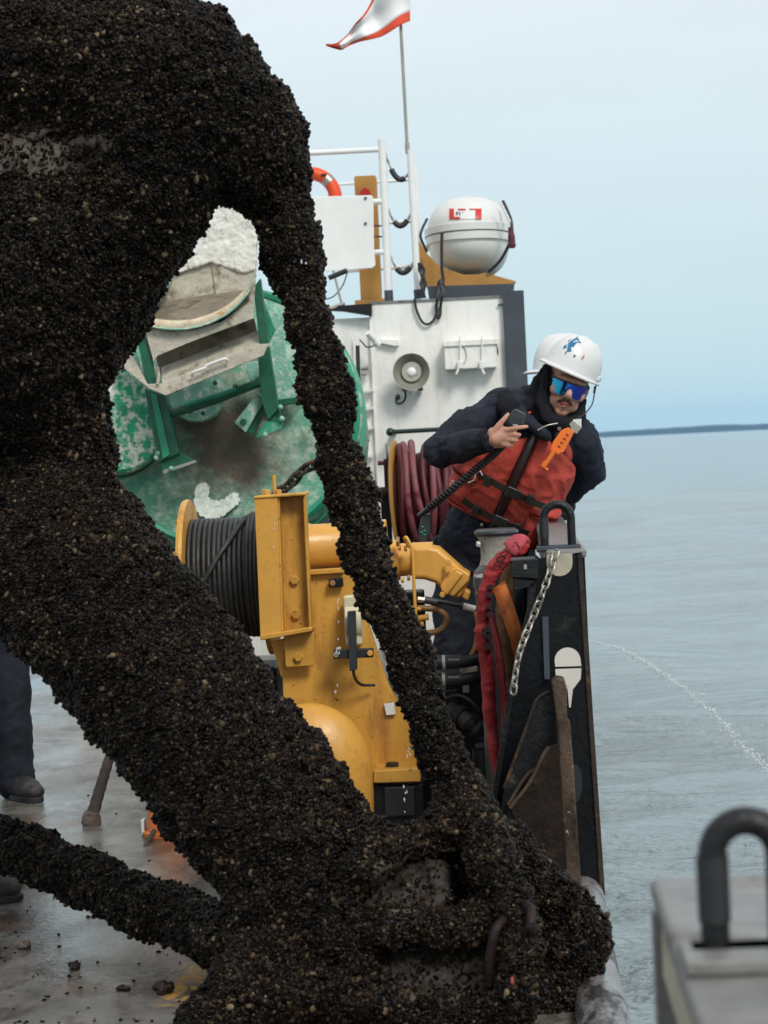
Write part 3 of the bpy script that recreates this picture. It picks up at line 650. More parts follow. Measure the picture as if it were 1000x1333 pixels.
# ================================================================== THINGS ON THE DECKHOUSE WALL
sp_c = at(535.5, 484, YD-.2); hs = thing('loudspeaker', (sp_c.x, YD-.02, sp_c.z-.14), 'grey round horn loudspeaker mounted on the white deckhouse wall', 'loudspeaker')
k = 1/ppm(YD-.2)
MB().lathe([(23*k, 0), (24.2*k, -.004), (24.2*k, .012), (22*k, .02), (15*k, .08), (9*k, .14), (8*k, .19), (8*k-.01, .19), (9*k-.01, .14), (15*k-.01, .08), (21*k, .02)], sp_c, (0, 1, 0), 40, close=True).build('horn_back', horn_m, hs, smooth=40)
MB().lathe([(23*k, -.003), (22*k, .004), (18*k, .03), (13*k, .055), (10*k, .07), (10*k, .072), (23*k, .004)], sp_c, (0, 1, 0), 40, close=True).build('horn_bell', hornin, hs, smooth=40)
MB().lathe([(13*k, .03), (12*k, .027), (9.5*k, .05), (9.5*k, .06)], sp_c, (0, 1, 0), 32).build('inner_ring', horn_m, hs, smooth=40)
MB().lathe([(6.5*k, .045), (6.2*k, .03), (5*k, .022), (2*k, .018)], sp_c, (0, 1, 0), 24).build('reflector', whiteclean, hs, smooth=50)
for x in (526, 546): MB().boxpp((x-3, 504), (x+4, 508), YD-.17, .15).build('bracket', rubber, hs)
MB().tube(pcurve([(527, 507, YD-.1), (528, 517, YD-.08), (524, 524, YD-.05), (517, 525, YD-.03), (516, 517, YD-.03), (519, 515, YD-.03)], 6), .008, 8).build('cable', greytrim, hs, smooth=60)
MB().ell(at(518, 517, YD-.03), (.018, .018, .022)).build('gland', greytrim, hs, smooth=180)
jb = thing('junction_box', at(612, 480, YD), 'white weathertight box with two latches on the deckhouse wall', 'box')
MB().boxpp((578, 445.5), (646.5, 478), YD-.14, .14).build('body', white, jb, bevel=.006)
MB().boxpp((577, 444), (647.5, 448), YD-.155, .15).build('lid_lip', white, jb, bevel=.004)
for x in (599, 627.5):
    px_tube([(x, 438, YD-.16), (x+.6, 472, YD-.165)], 1.0, 8).build('latch_rod', white, jb, smooth=60)
    MB().boxpp((x-4, 470), (x+4, 480), YD-.19, .05).build('wing_nut', whiteclean, jb, bevel=.008)
    px_tube([(x-1, 478, YD-.18), (x-5 if x < 610 else x+3, 487, YD-.18)], 1.6, 8).build('latch_handle', whiteclean, jb, smooth=60)
for x in (586, 593, 602, 620, 625, 634, 640, 645): MB().boxpp((x-1, 439), (x+1.4, 446), YD-.1, .05).build('hinge_lug', white, jb)
MB().pp([(646.5, 447), (649, 455), (649, 463), (647, 460)], YD-.12, .06).build('side_catch', greytrim, jb)
MB().tube(pcurve([(601, 448, YD-.146), (606, 456, YD-.146), (607, 466, YD-.146), (604, 474, YD-.146)], 5), .003, 6).build('lanyard', steelpole, jb, smooth=60)
cm = thing('floodlight', at(486, 446, YD), 'small white tube lamp on a wall bracket beside the buoy rim', 'lamp')
px_tube([(478.5, 433, YD-.22), (490.5, 446, YD-.16)], 4.2, 14).build('housing', whiteclean, cm, smooth=60)
px_tube([(488, 444, YD-.172), (492, 449, YD-.15)], 4.8, 14).build('rear_cap', whiteclean, cm, smooth=60)
MB().pp([(494, 442), (519, 442.5), (519, 449.5), (514, 450), (494, 446)], YD-.05, .05).build('bracket', white, cm)
MB().tube(pcurve([(487, 450, YD-.1), (478, 452, YD-.06), (472, 446, YD-.06), (468, 442, YD-.06)], 5), .006, 6).build('cable', greytrim, cm, smooth=60)
cd = thing('conduit_post', (at(472, 660, YD-.15).x, YD-.15, 0), 'thin black conduit post with white top beside the green buoy rim', 'conduit')
px_tube([(465.5, 448, YD-.15), (473, 700, YD-.15), (476, 860, YD-.15)], 2.8, 10).build('pipe', rubber, cd, smooth=60)
MB().boxpp((462.5, 435), (467.5, 450), YD-.18, .06).build('top_box', whiteclean, cd, bevel=.004)
px_tube([(458, 440, YD-.1), (459, 480, YD-.1)], 1.6, 8).build('side_pipe', whiteclean, cd, smooth=60)
MB().ell(at(470, 526, YD-.18), (.03, .03, .07)).build('bracket', rubber, cd, smooth=180)
MB().boxpp((465, 573), (481, 575), YD-.17, .04).build('bracket', rubber, cd)
vl = thing('wall_fitting', at(474, 486, YD), 'small grey valve fitting on the deckhouse wall beside the conduit', 'fitting')
px_tube([(470, 479, YD-.06), (479, 478, YD-.06)], 2.6, 10).build('valve', horn_m, vl, smooth=60)
px_tube([(470, 487, YD-.05), (478, 487, YD-.05)], 1.8, 10).build('lower_pipe', steelpole, vl, smooth=60)
MB().lathe([(.03, 0), (.03, .02), (.014, .024), (.014, .06)], at(476, 482, YD-.06), (0, 1, 0), 16).build('flange', horn_m, vl, smooth=40)
hr = thing('handrail', at(510, 563, YD-.2), 'dark green pipe handrail with round end on the deckhouse wall', 'handrail')
px_tube([(508, 562.5, YD-.2), (654, 554.5, YD-.2)], 3.0, 12).build('pipe', dkgreenp, hr, smooth=60)
MB().ell(at(508, 562.5, YD-.2), (.03, .03, .03)).build('end_ball', dkgreenp, hr, smooth=180)
MB().lathe([(.02, 0), (.02, .19)], at(512, 562.3, YD-.19), (0, 1, 0), 10).build('stub', dkgreenp, hr, smooth=60)
MB().lathe([(.02, 0), (.02, .19)], at(640, 555.3, YD-.19), (0, 1, 0), 10).build('stub', dkgreenp, hr, smooth=60)

# -------------------------------------------------------------- hose reel against the deckhouse
YH = 14.0; hq = ppm(YH); hc = at(540, 648, YH); hR = 70/hq
hz = thing('hose_reel', (hc.x, YH, 0), 'maroon hose reel wound with faded red hoses behind the sailor', 'hose reel')
MB().lathe([(.09, -.02), (.09, .5)], (at(516, 648, YH).x, YH, hc.z), (1, 0, 0), 20).build('drum', maroon, hz, smooth=40)
for xx, mm in ((518, ochre),): 
    o3 = MB().lathe([(hR*.3, 0), (hR*1.06, -.004), (hR*1.1, .004), (hR*1.06, .014), (hR*.3, .012)], (at(xx, 648, YH).x, YH, hc.z), (1, -.09, .03), 44, close=True).build('flange', mm, hz, smooth=40)
MB().lathe([(.04, 0), (.3, .004), (.3, .02), (.04, .022)], (at(512, 648, YH).x, YH, hc.z), (1, 0, 0), 36).build('side_plate', maroon, hz, smooth=40)
for i, (xx, tilt, rr_, mm) in enumerate(((527, .02, .97, hosered), (536, .08, 1.02, hosepink), (549, .13, 1.05, hosepink), (558, .04, .96, hosered), (566, -.06, 1.0, hosepink), (574, .06, .97, hosered), (581, -.02, .95, hosered))):
    ctr = Vector((at(xx, 648, YH).x, YH, hc.z)); ra = hR*rr_
    pts = [ctr+Vector((-tilt*ra*math.sin(t)*1.2+.01*math.sin(3*t+i), ra*math.cos(t), ra*math.sin(t)*(1+.02*math.sin(2*t+i)))) for t in np.linspace(0, 2*math.pi, 49)[:-1]]
    MB().tube(pts, 4.3/hq, 12, closed=True).build('hose_turn', mm, hz, smooth=180)
for i, xx in enumerate(np.linspace(524, 590, 9)):
    ctr = Vector((at(xx, 648, YH).x, YH, hc.z)); ra = hR*.76
    MB().tube([ctr+Vector((0, ra*math.cos(t), ra*math.sin(t))) for t in np.linspace(0, 2*math.pi, 37)[:-1]], 5.6/hq, 10, closed=True).build('hose_turn', hosered, hz, smooth=180)
MB().boxpp((499, 597), (511, 640), YH-.12, .1).build('valve_body', maroon, hz, bevel=.01)
px_tube([(503.5, 578, YH-.08), (504.5, 600, YH-.08)], 1.6, 8).build('valve_stem', steelpole, hz, smooth=60)
px_tube([(492, 603, YH-.1), (512, 602, YH-.1)], 3, 10).build('valve_port', maroon, hz, smooth=60)
px_tube([(494, 642, YH-.1), (516, 641, YH-.1)], 8, 14).build('coupling', maroon, hz, smooth=60)
MB().box((at(505, 700, YH).x, YH-.05, at(505, 645, YH).z/2), (.06, .12, at(505, 645, YH).z)).build('stand', rubber, hz, bevel=.006)
MB().box((hc.x+.36, YH, hc.z/2), (.06, .2, hc.z)).build('stand', rubber, hz, bevel=.006)

# ================================================================== GREEN BUOY LYING ON DECK
YG = 12.6; gq = ppm(YG); gc = at(285, 540, YG)
bu = thing('buoy', (gc.x, YG+.6, 0), 'large bleached green steel buoy lying on deck with its top facing us', 'buoy')
ga = Vector((.02, -1, .22)).normalized()
gR = 184/gq
def buoy_body_material():
    m = pm('buoy_body_paint', (.09, .31, .2), .65, var=.25, vs=5, grime=(.45, .54, .45), ga=.44, gw=.2, gs=14, bump=.25, bs=45, grime2=(.03, .2, .11), ga2=.62, gs2=9)
    n = m.node_tree; L = n.links.new; b = n.nodes['Principled BSDF']; src = b.inputs['Base Color'].links[0].from_socket
    g = n.nodes.new('ShaderNodeNewGeometry'); v = n.nodes.new('ShaderNodeVectorMath'); v.operation = 'DISTANCE'
    L(g.outputs['Position'], v.inputs[0]); v.inputs[1].default_value = at(290, 570, YG-.1)
    t = n.nodes.new('ShaderNodeTexNoise'); t.inputs['Scale'].default_value = 4; t.inputs['Detail'].default_value = 8; t.inputs['Roughness'].default_value = .7; L(g.outputs['Position'], t.inputs['Vector'])
    a = n.nodes.new('ShaderNodeMath'); a.operation = 'MULTIPLY_ADD'; L(t.outputs['Fac'], a.inputs[0]); a.inputs[1].default_value = -.75; L(v.outputs['Value'], a.inputs[2])
    r = n.nodes.new('ShaderNodeMapRange'); r.inputs[1].default_value = -.08; r.inputs[2].default_value = .22; r.inputs[3].default_value = .9; r.inputs[4].default_value = 0; L(a.outputs[0], r.inputs[0])
    x = n.nodes.new('ShaderNodeMix'); x.data_type = 'RGBA'; L(r.outputs[0], x.inputs[0]); L(src, x.inputs[6]); x.inputs[7].default_value = (.075, .036, .022, 1)
    L(x.outputs[2], b.inputs['Base Color']); return m
bodym = buoy_body_material()
gO = gc + Vector((0, .25, 0))
MB().lathe([(.02, .06), (gR*.45, .05), (gR*.9, 0), (gR*.97, -.03), (gR, -.08), (gR, -.75), (gR*.8, -.95), (.05, -1.0)], gO, ga, 72).build('float_body', bodym, bu, smooth=40)
MB().lathe([(gR*.985, -.12), (gR*1.02, -.13), (gR*1.02, -.17), (gR*.985, -.18)], gO, ga, 72, close=True).build('rim_flange', green, bu, smooth=40)
MB().lathe([(gR*.93, .002), (gR*.96, .012), (gR*.985, -.02), (gR*.94, -.02)], gO, ga, 72, close=True).build('rim_bead', green, bu, smooth=40)
# chocks that carry the buoy
for dx in (-.45, .45):
    MB().prism([(gc.x+dx-.1, YG+.3, 0), (gc.x+dx+.1, YG+.3, 0), (gc.x+dx+.1, YG+.3, gc.z-gR*.86), (gc.x+dx-.1, YG+.3, gc.z-gR*.86)], (0, .6, 0)).build('chock', rubber, bu)
Yb = YG-.1
MB().lathe([(37/gq, 0), (38/gq, .03), (37/gq, .055), (2/gq, .06)], at(258, 515, Yb+.2), ga, 36).build('hatch_cover', mint, bu, smooth=40)
for t in range(6):
    c_ = at(258+30*math.cos(t*1.05+.3), 515+24*math.sin(t*1.05+.3), Yb+.13); hexbolt(c_, .014, ga).build('bolt', greendk, bu)
MB().lathe([(68/gq, 0), (68/gq, .07), (64/gq, .09), (2/gq, .1)], at(150, 552, Yb+.12), Vector((.22, -1, .15)), 44).build('pocket_cover', speck, bu, smooth=40)
MB().lathe([(70/gq, -.09), (70/gq, -.03)], at(150, 552, Yb+.12), Vector((.22, -1, .15)), 44).build('pocket_rim', greendk, bu, smooth=40)
MB().pp([(350, 396), (368, 412), (374, 480), (386, 505), (386, 522), (352, 522), (344, 470)], Yb+.18, .03).build('mint_plate', mint, bu, bevel=.004)
MB().pp([(316, 474), (340, 470), (352, 500), (330, 502)], Yb+.12, .02).build('mint_plate', mint, bu, bevel=.004)
MB().pp([(362, 520), (387, 517), (388, 525), (364, 528)], Yb+.14, .1).build('lug', greendk, bu, bevel=.004)
# two legs of the cage, feet bolted down
def gpoly(pts, y, d, nm, m, bv=.004): return MB().pp(pts, y, d).build(nm, m, bu, bevel=bv)
gpoly([(188, 506), (214, 514), (234, 590), (206, 602)], Yb-.08, .07, 'leg', greendk)
gpoly([(196, 512), (204, 514), (221, 592), (212, 598)], Yb-.095, .015, 'leg_rib', green)
gpoly([(206, 600), (233, 588), (254, 600), (213, 614)], Yb-.05, .03, 'foot', greendk)
gpoly([(212, 612), (254, 599), (255, 602), (213, 617)], Yb-.06, .05, 'foot_edge', steelpole, .001)
gpoly([(336, 466), (350, 450), (363, 532), (349, 547), (340, 520)], Yb-.06, .07, 'leg', greendk)
gpoly([(349, 547), (363, 530), (369, 556), (332, 569)], Yb-.03, .03, 'foot', greendk)
gpoly([(345, 548), (368, 552), (366, 558), (333, 570)], Yb-.045, .015, 'foot_edge', green, .001)
for x, y in ((223, 610), (204, 596), (206, 590), (365, 530), (367, 545), (345, 566)): MB().ell(at(x, y, Yb-.07), (.016,)*3, 10).build('bolt', mint, bu, smooth=180)
MB().tube([at(219, 540, Yb-.03), at(280, 520, Yb-.03), at(340, 497, Yb-.03)], [.026, .028, .026], 8).build('cross_brace', greendk, bu, smooth=60)
MB().tube([at(240, 528, Yb-.06), at(308, 507, Yb-.06)], [.014, .014], 8).build('brace_bar', green, bu, smooth=60)
for x, y in ((246, 531), (308, 507), (338, 497)): MB().lathe([(.034, -.012), (.034, .012)], at(x, y, Yb-.03), (at(340, 497, Yb)-at(219, 540, Yb)), 14).build('brace_collar', greendk, bu, smooth=40)
gpoly([(305, 550), (336, 511), (344, 520), (320, 563)], Yb+.02, .08, 'hinge_box', mint)
gpoly([(321, 563), (344, 520), (346, 535), (330, 566)], Yb+.06, .05, 'hinge_side', greendk)
hexbolt(at(317, 549, Yb+.01), .02).build('bolt', greendk, bu)
gpoly([(142, 462), (160, 440), (172, 445), (192, 503), (178, 498)], Yb-.02, .05, 'lifting_lug', mint)
gpoly([(146, 455), (156, 452), (166, 478), (158, 486)], Yb-.04, .04, 'lifting_lug', greendk)
# battery tray: posts, skirt, rim, interior, shelf, lip
gpoly([(175, 424), (190, 421), (202, 500), (191, 504)], Yb-.4, .06, 'tray_post', greendk)
gpoly([(330, 374), (339, 362), (350, 446), (338, 450)], Yb-.4, .06, 'tray_post', greendk)
gpoly([(340, 384), (358, 428), (349, 447), (344, 420)], Yb-.33, .05, 'tray_gusset', green)
rim = [(185, 415), (205, 421), (235, 423), (264, 418), (293, 405), (315, 386), (328, 366), (333, 352)]
rimc = curve([(*p, 0) for p in rim], 5)
MB().pp([(p[0], p[1]) for p in rimc] + [(330, 414), (300, 425), (250, 444), (205, 463), (200, 470)], Yb-.43, .02).build('tray_skirt', traywhite, bu)
g = []
for p in rimc:
    g.append([(at(p[0], p[1]-5.5, Yb-.37), Vector((0, -1, 0))), (at(p[0], p[1]-6, Yb-.46), Vector((0, 0, 1))), (at(p[0], p[1]-1, Yb-.475), Vector((0, -1, 0))), (at(p[0], p[1]+5, Yb-.47), Vector((0, -1, 0)))])
MB().shell(g, .008).build('tray_rim', trayrim, bu, smooth=60)
MB().tube([at(p[0], p[1]+5.5, Yb-.475) for p in rimc], .006, 8).build('rim_bead', mint, bu, smooth=60)
gpoly([(228, 357), (275, 341), (283, 385), (250, 412), (210, 413), (197, 405)], Yb-.1, .02, 'tray_back', traywhite)
gpoly([(275, 341), (316, 355), (332, 352), (322, 378), (283, 400)], Yb-.115, .02, 'tray_back', traywhite)
MB().prism([at(228, 357, Yb-.1), at(197, 405, Yb-.1), at(186, 416, Yb-.42), at(206, 395, Yb-.42)], (-.012, 0, 0)).build('tray_side', mint, bu)
MB().add([at(210, 392, Yb-.08), at(318, 374, Yb-.08), at(325, 385, Yb-.44), at(290, 412, Yb-.44), at(250, 424, Yb-.44), at(190, 422, Yb-.44)] + [at(210, 398, Yb-.08), at(318, 380, Yb-.08), at(325, 391, Yb-.44), at(290, 418, Yb-.44), at(250, 430, Yb-.44), at(190, 428, Yb-.44)], [(0, 1, 2, 3, 4, 5), (11, 10, 9, 8, 7, 6)] + [(i, 6+i, 6+(i+1) % 6, (i+1) % 6) for i in range(6)]).build('tray_floor', traydark, bu)
gpoly([(202, 463), (331, 414), (338, 449), (212, 499)], Yb-.2, .02, 'shelf_back', traydark)
MB().add([at(210, 478, Yb-.2), at(336, 430, Yb-.2), at(339, 449, Yb-.42), at(211, 500, Yb-.42), at(210, 482, Yb-.2), at(336, 434, Yb-.2), at(339, 453, Yb-.42), at(211, 504, Yb-.42)], [(0, 1, 2, 3), (7, 6, 5, 4), (0, 4, 5, 1), (1, 5, 6, 2), (2, 6, 7, 3), (3, 7, 4, 0)]).build('shelf', traywhite, bu)
gpoly([(211, 499), (338, 448), (350, 447), (343, 463), (216, 515), (194, 506), (150, 470), (164, 452), (176, 470), (192, 500)], Yb-.44, .015, 'shelf_lip', traywhite)
MB().tube(pcurve([(251, 490, Yb-.46), (251, 485, Yb-.48), (267, 479, Yb-.48), (269, 476, Yb-.48), (293, 467, Yb-.48), (296, 472, Yb-.46)], 4), .008, 8).build('shelf_handle', whiteclean, bu, smooth=60)
MB().tube(pcurve([(205, 478, Yb-.45), (207, 490, Yb-.45), (205, 500, Yb-.45)], 4), .009, 8).build('latch', traywhite, bu, smooth=60)
# guano-crusted upper panel
gp = [(278, 259), (286, 258), (297, 263), (312, 268), (328, 273), (338, 282), (340, 291), (334, 305), (333, 330), (334, 352), (317, 356), (275, 341), (228, 357), (236, 345), (252, 328), (262, 305), (270, 280)]
me = remesh(MB().pp(gp, Yb-.13, .06), .008, 1); displace(me, .008, 16, 2); displace(me, .004, 60, 3); put(me, 'upper_panel', guano, bu)
# paint smear left on the face
sm = [(253, 640), (258, 631), (268, 629), (273, 636), (272, 648), (280, 652), (292, 650), (300, 643), (310, 643), (312, 654), (303, 662), (290, 672), (278, 676), (262, 672), (254, 660)]
def face(px, py, off):
    d = ray(px, py); p0 = gO + ga*(.0+off); n_ = Vector((0, -1, .1)); best = CAM + d*((p0-CAM).dot(ga)/d.dot(ga)); return best
sm = [(c_[0]+1.2*math.sin(i_*1.9), c_[1]+1.2*math.cos(i_*2.3)) for i_, c_ in enumerate(curve(sm+[sm[0]], 5)[:-1])]
MB().prism([face(x, y, .045) for x, y in sm], ga*.008).build('paint_smear', pm('smeared_white_paint', (.6, .64, .57), .6, var=.2, vs=30, grime=(.25, .42, .33), ga=.53, gs=22, bump=.3, bs=40), bu)

# small rusty chain lying over the buoy
def chain_thing(name, label, ctrl, link_len, wire, mat, group=None, seg=8):
    pts = pcurve(ctrl, 24); root = thing(name, pts[-1], label, 'chain', group)
    L_ = [0]
    for a, b in zip(pts, pts[1:]): L_.append(L_[-1]+(b-a).length)
    me = None; s = 0; i = 0; hw = link_len*.32
    prof = [(0, t) for t in ()]
    loop = [Vector((hw*math.cos(t), 0, (link_len*.5-hw+.0)*(1 if math.sin(t) >= 0 else -1) + hw*math.sin(t))) for t in np.linspace(0, 2*math.pi, 19)[:-1]]
    b = MB().tube(loop, wire, seg, closed=True); me = b.mesh('link'); me.materials.append(mat)
    for p in me.polygons: p.use_smooth = True
    step = link_len-2.6*wire
    while s < L_[-1]:
        j = max(k for k in range(len(L_)) if L_[k] <= s); j = min(j, len(pts)-2)
        t = (s-L_[j])/max(1e-9, L_[j+1]-L_[j]); p = pts[j].lerp(pts[j+1], t); d = (pts[j+1]-pts[j]).normalized()
        a, c, d = frame_from(d, (0, 1, 0)); rot = Matrix((a, c, d)).transposed() @ Matrix.Rotation(R(45+90*(i % 2)+random.uniform(-12, 12)), 3, 'Z')
        o = bpy.data.objects.new('link', me); col.objects.link(o); o.parent = root
        o.matrix_local = Matrix.Translation(p-ORG[root.name]) @ rot.to_4x4()
        ORG[o.name] = p; s += step; i += 1
    return root
chain_thing('chain', 'small rusty chain running up over the green buoy behind the winch', [(364, 641, 12.0), (380, 628, 12.0), (395, 612, 12.0), (420, 600, 12.0)], .085, .011, rusty, 'chains')
chain_thing('chain', 'bright galvanised chain hanging in front of the far bulwark end', [(723, 722, YB-.03), (717, 742, YB-.045), (707, 770, YB-.06), (696, 798, YB-.06), (685, 825, YB-.07), (677, 848, YB-.08), (672, 872, YB-.08), (668, 905, YB-.08)], .034, .0036, steel, 'chains')

# ================================================================== YELLOW WINCH
YW = 8.35; wq = ppm(YW)
wn = thing('winch', (at(440, 1000, YW).x, YW, 0), 'yellow hydraulic deck winch with black wire rope on its drum', 'winch')
def wp(pts, y, d, nm, m=yellow, bv=.005, par=None): return MB().pp(pts, y, d).build(nm, m, par or wn, bevel=bv)
dc = at(287, 752, YW+.35); dr = 80/ppm(YW+.1)
xa, xb = at(238, 752, YW+.1).x, at(338, 752, YW+.1).x
MB().lathe([(dr*.93, 0), (dr*.93, xb-xa)], (xa, dc.y, dc.z), (1, 0, 0), 40).build('drum', blackp, wn, smooth=40)
xfl = at(236, 752, YW+.1).x
fo = MB().lathe([(.05, -.02), (dr*1.02, -.02), (dr*1.33, -.012), (dr*1.35, 0), (dr*1.33, .012), (dr*.95, .014)], (xfl, dc.y, dc.z), (1, 0, 0), 56).build('drum_flange', yellow, wn, smooth=40)
for t in range(10):
    th = t*.628+.2; c_ = Vector((xfl-.014, dc.y+dr*1.12*math.cos(th), dc.z+dr*1.12*math.sin(th))); hexbolt(c_, .016, (-1, 0, 0), .012).build('bolt', yellow, fo)
MB().lathe([(.05, 0), (dr*1.33, 0), (dr*1.33, .02), (.05, .02)], (xb+.005, dc.y, dc.z), (1, 0, 0), 48).build('drum_flange', yellow, wn, smooth=40)
# wire rope: one long helix, stranded, with a slack top turn crossing it
rr = 3.35/ppm(YW+.1); turns = int((xb-xa-.01)/(2*rr*.99)); pts = []
for i in range(turns*44):
    t = i/44*2*math.pi; jj = .0035*mnoise.noise(Vector((i*.07, 1, 2)))
    pts.append(Vector((xa+rr+(xb-xa-2*rr)*i/(turns*44)+jj, dc.y+(dr*.93+rr+jj)*math.cos(t), dc.z+(dr*.93+rr+jj)*math.sin(t))))
wr = MB().tube(pts, rr, 12, lob=(6, .13, 60)).build('wire_rope', rope_m, wn, smooth=180)
ccs = []
for (xx, ang) in ((330, 100), (316, 113), (300, 140), (280, 163), (262, 185), (250, 215), (246, 250)):
    th = R(ang); xw = at(xx, 752, YW+.1).x; ccs.append((xw, dc.y+(dr*.93+3*rr)*math.cos(th), dc.z+(dr*.93+3*rr)*math.sin(th)))
MB().tube([Vector(p) for p in curve(ccs, 14)], rr*1.05, 14, lob=(6, .15, 70)).build('slack_turn', rope_m, wn, smooth=180)
for off in (0, 2.1, 4.4):
    cc2 = [((at(322+off*2.4, 752, YW+.1).x), dc.y+(dr*.93+3*rr)*math.cos(R(a_)), dc.z+(dr*.93+3*rr)*math.sin(R(a_))) for a_ in (85, 110, 140, 175, 210, 245)]
    MB().tube([Vector(p) for p in curve(cc2, 12)], rr, 12, lob=(6, .13, 60)).build('slack_turn', rope_m, wn, smooth=180)
# upright channel bracket
wp([(331, 648), (361, 645), (366, 823), (339, 829)], YW-.1, .012, 'channel_flange', yellowlt, .003)  # lighter yellow paints this face as the lit one
wp([(331, 648), (335, 648), (343, 829), (339, 829)], YW-.088, .12, 'channel_side')
wp([(363, 645), (397, 643), (405, 818), (368, 822)], YW-.03, .02, 'channel_web')
wp([(360, 646), (364, 646), (369, 822), (365, 822)], YW-.088, .07, 'channel_lip')
wp([(394, 643), (398, 643), (406, 818), (402, 818)], YW-.09, .06, 'channel_lip')
wp([(330, 646), (398, 641), (398, 645), (330, 650)], YW-.105, .16, 'channel_top')
wp([(338, 827), (406, 816), (407, 822), (339, 834)], YW-.11, .17, 'channel_foot')
wp([(369, 826), (409, 822), (409, 867), (372, 869)], YW-.04, .02, 'channel_plate')
for x, y in ((384, 755), (386, 800)): hexbolt(at(x, y, YW-.03), 6.4/wq).build('bolt', yellow, wn)
hexbolt(at(389, 855, YW-.04), 6.4/wq).build('bolt', yellow, wn)
px_tube([(356.5, 618, YW), (358, 645, YW)], 2.6, 10).build('guide_pin', yellow, wn, smooth=60)
for x in (347, 362): hexbolt(at(x, 645, YW-.03), .016, (0, 0, 1), .02).build('bolt', yellow, wn)
wp([(353, 835), (370, 832), (374, 880), (366, 882)], YW+.02, .06, 'stiffener')
MB().box((at(300, 900, YW+.35).x, YW+.4, .3), (.4, .3, .6)).build('drum_shade_base', blackp, wn, bevel=.01)  # black box added to stand for the drum's shadow and dark base
# gearbox frame and base
wp([(402, 744), (448, 741), (470, 741), (476, 800), (505, 890), (540, 952), (548, 1003), (372, 1006), (366, 832), (404, 828)], YW+.02, .04, 'frame_plate', yellow, .006)
wp([(402, 742), (448, 739), (448, 746), (403, 749)], YW-.01, .04, 'frame_lip')
wp([(486, 1003), (547, 1000), (548, 1018), (486, 1020)], YW-.16, .4, 'base_flange', yellow, .006)
wp([(360, 1004), (488, 1003), (488, 1020), (360, 1022)], YW-.05, .3, 'base_flange', yellow, .006)
hexbolt(at(511, 1001, YW-.08), .027, (0, 0, 1), .022).build('bolt', rusty, wn)
zb = at(520, 1019, YW-.1).z
MB().box((at(456, 1040, YW).x, YW+.12, zb/2), (.58, .5, zb-.004)).build('pedestal', blackp, wn, bevel=.008)
wp([(500, 1025), (540, 1023), (541, 1062), (501, 1064)], YW-.145, .03, 'pedestal_panel', rubber)
# rounded brake cover in front of the frame
cc = at(405, 1005, YW-.12); cr_ = 82/ppm(YW-.12)
prof = [(cr_*math.sin(t), .0+cr_*1.12*math.cos(t)) for t in np.linspace(.02, math.pi/2, 14)] + [(cr_, -.05), (cr_*.98, -cc.z+.01)]
g_ = MB().lathe(prof[::-1], (cc.x, YW-.14, cc.z), (0, 0, 1), 48); 
for i_, p in enumerate(g_.v): p.y = (YW-.14)+(p.y-YW+.14)*.55
g_.build('brake_cover', yellowlt, wn, smooth=50)
# motor barrel running to the right
mz = at(430, 711, YW+.1).z
MB().lathe([(.02, 0), (31/wq, .0), (31/wq, .02), (30/wq, .025), (30/wq, .29), (32/wq, .295), (32/wq, .315), (.02, .315)], (at(398, 712, YW+.1).x, YW+.12, mz), (1, 0, 0), 40).build('motor_barrel', yellowlt, wn, smooth=40)
MB().lathe([(28/wq, 0), (28/wq, .06)], (at(452, 807, YW).x, YW-.02, at(452, 807, YW).z), (1, 0, 0), 40).build('encoder_wheel', cream, wn, smooth=40)
wp([(446, 776), (469, 774), (472, 840), (450, 842)], YW-.08, .06, 'encoder_cover', cream, .01)
wp([(434, 846), (486, 844), (486, 856), (434, 858)], YW-.13, .03, 'sensor_bar', rubber, .004)
wp([(452, 796), (463, 795), (465, 872), (455, 874)], YW-.15, .03, 'sensor_arm', plasticgrey, .004)
hexbolt(at(438, 852, YW-.135), .012).build('bolt', steel, wn); hexbolt(at(482, 850, YW-.135), .012).build('bolt', yellow, wn)
MB().tube(pcurve([(460, 872, YW-.14), (462, 882, YW-.1), (470, 891, YW-.05), (488, 892, YW-.02)], 6), .006, 8).build('sensor_cable', rubber, wn, smooth=60)
wp([(428, 754), (446, 752), (447, 764), (428, 765)], YW-.02, .03, 'sensor_mount', blackp)
hexbolt(at(433, 759, YW-.02), .012).build('bolt', sensorbrown, wn)
wp([(500, 917), (513, 915), (515, 930), (503, 931)], YW-.0, .02, 'label_plate', labelw, .001)
# bent-axis hydraulic motor
YM = 8.5
hm = thing('hydraulic_motor', at(560, 785, YM), 'light yellow bent hydraulic motor beside the winch', 'motor')
def mp_(pts, y, d, nm, m=yellowlt, bv=.008): return MB().pp(pts, y, d).build(nm, m, hm, bevel=bv)
mz2 = at(525, 730, YM)
MB().lathe([(.02, 0), (27/wq, 0), (27/wq, .035), (22/wq, .036), (22/wq, .1), (.02, .1)], (at(507, 730, YM).x, YM+.08, mz2.z), (1, 0, 0), 32).build('mount_flange', yellowlt, hm, smooth=40)
MB().lathe([(.02, 0), (21/wq, 0), (22.5/wq, .01), (22.5/wq, .085), (.02, .09)], (at(535, 731, YM).x, YM+.08, mz2.z), (1, 0, 0), 32).build('neck', yellowlt, hm, smooth=40)
mp_([(535, 712), (557, 710.5), (571, 713), (608, 746), (613, 755), (598, 782), (584, 775), (566, 759), (552, 754.5), (535, 754)], YM-.01, .17, 'body', bv=.02)
mp_([(584, 742), (596, 738), (612, 748), (611, 756), (590, 778), (572, 765)], YM-.03, .2, 'end_block', bv=.008)
mp_([(594, 742), (604, 747), (582, 776), (573, 768)], YM-.045, .03, 'block_rib')
mp_([(605, 766), (613, 771), (609, 783), (601, 778)], YM-.01, .1, 'port_block')
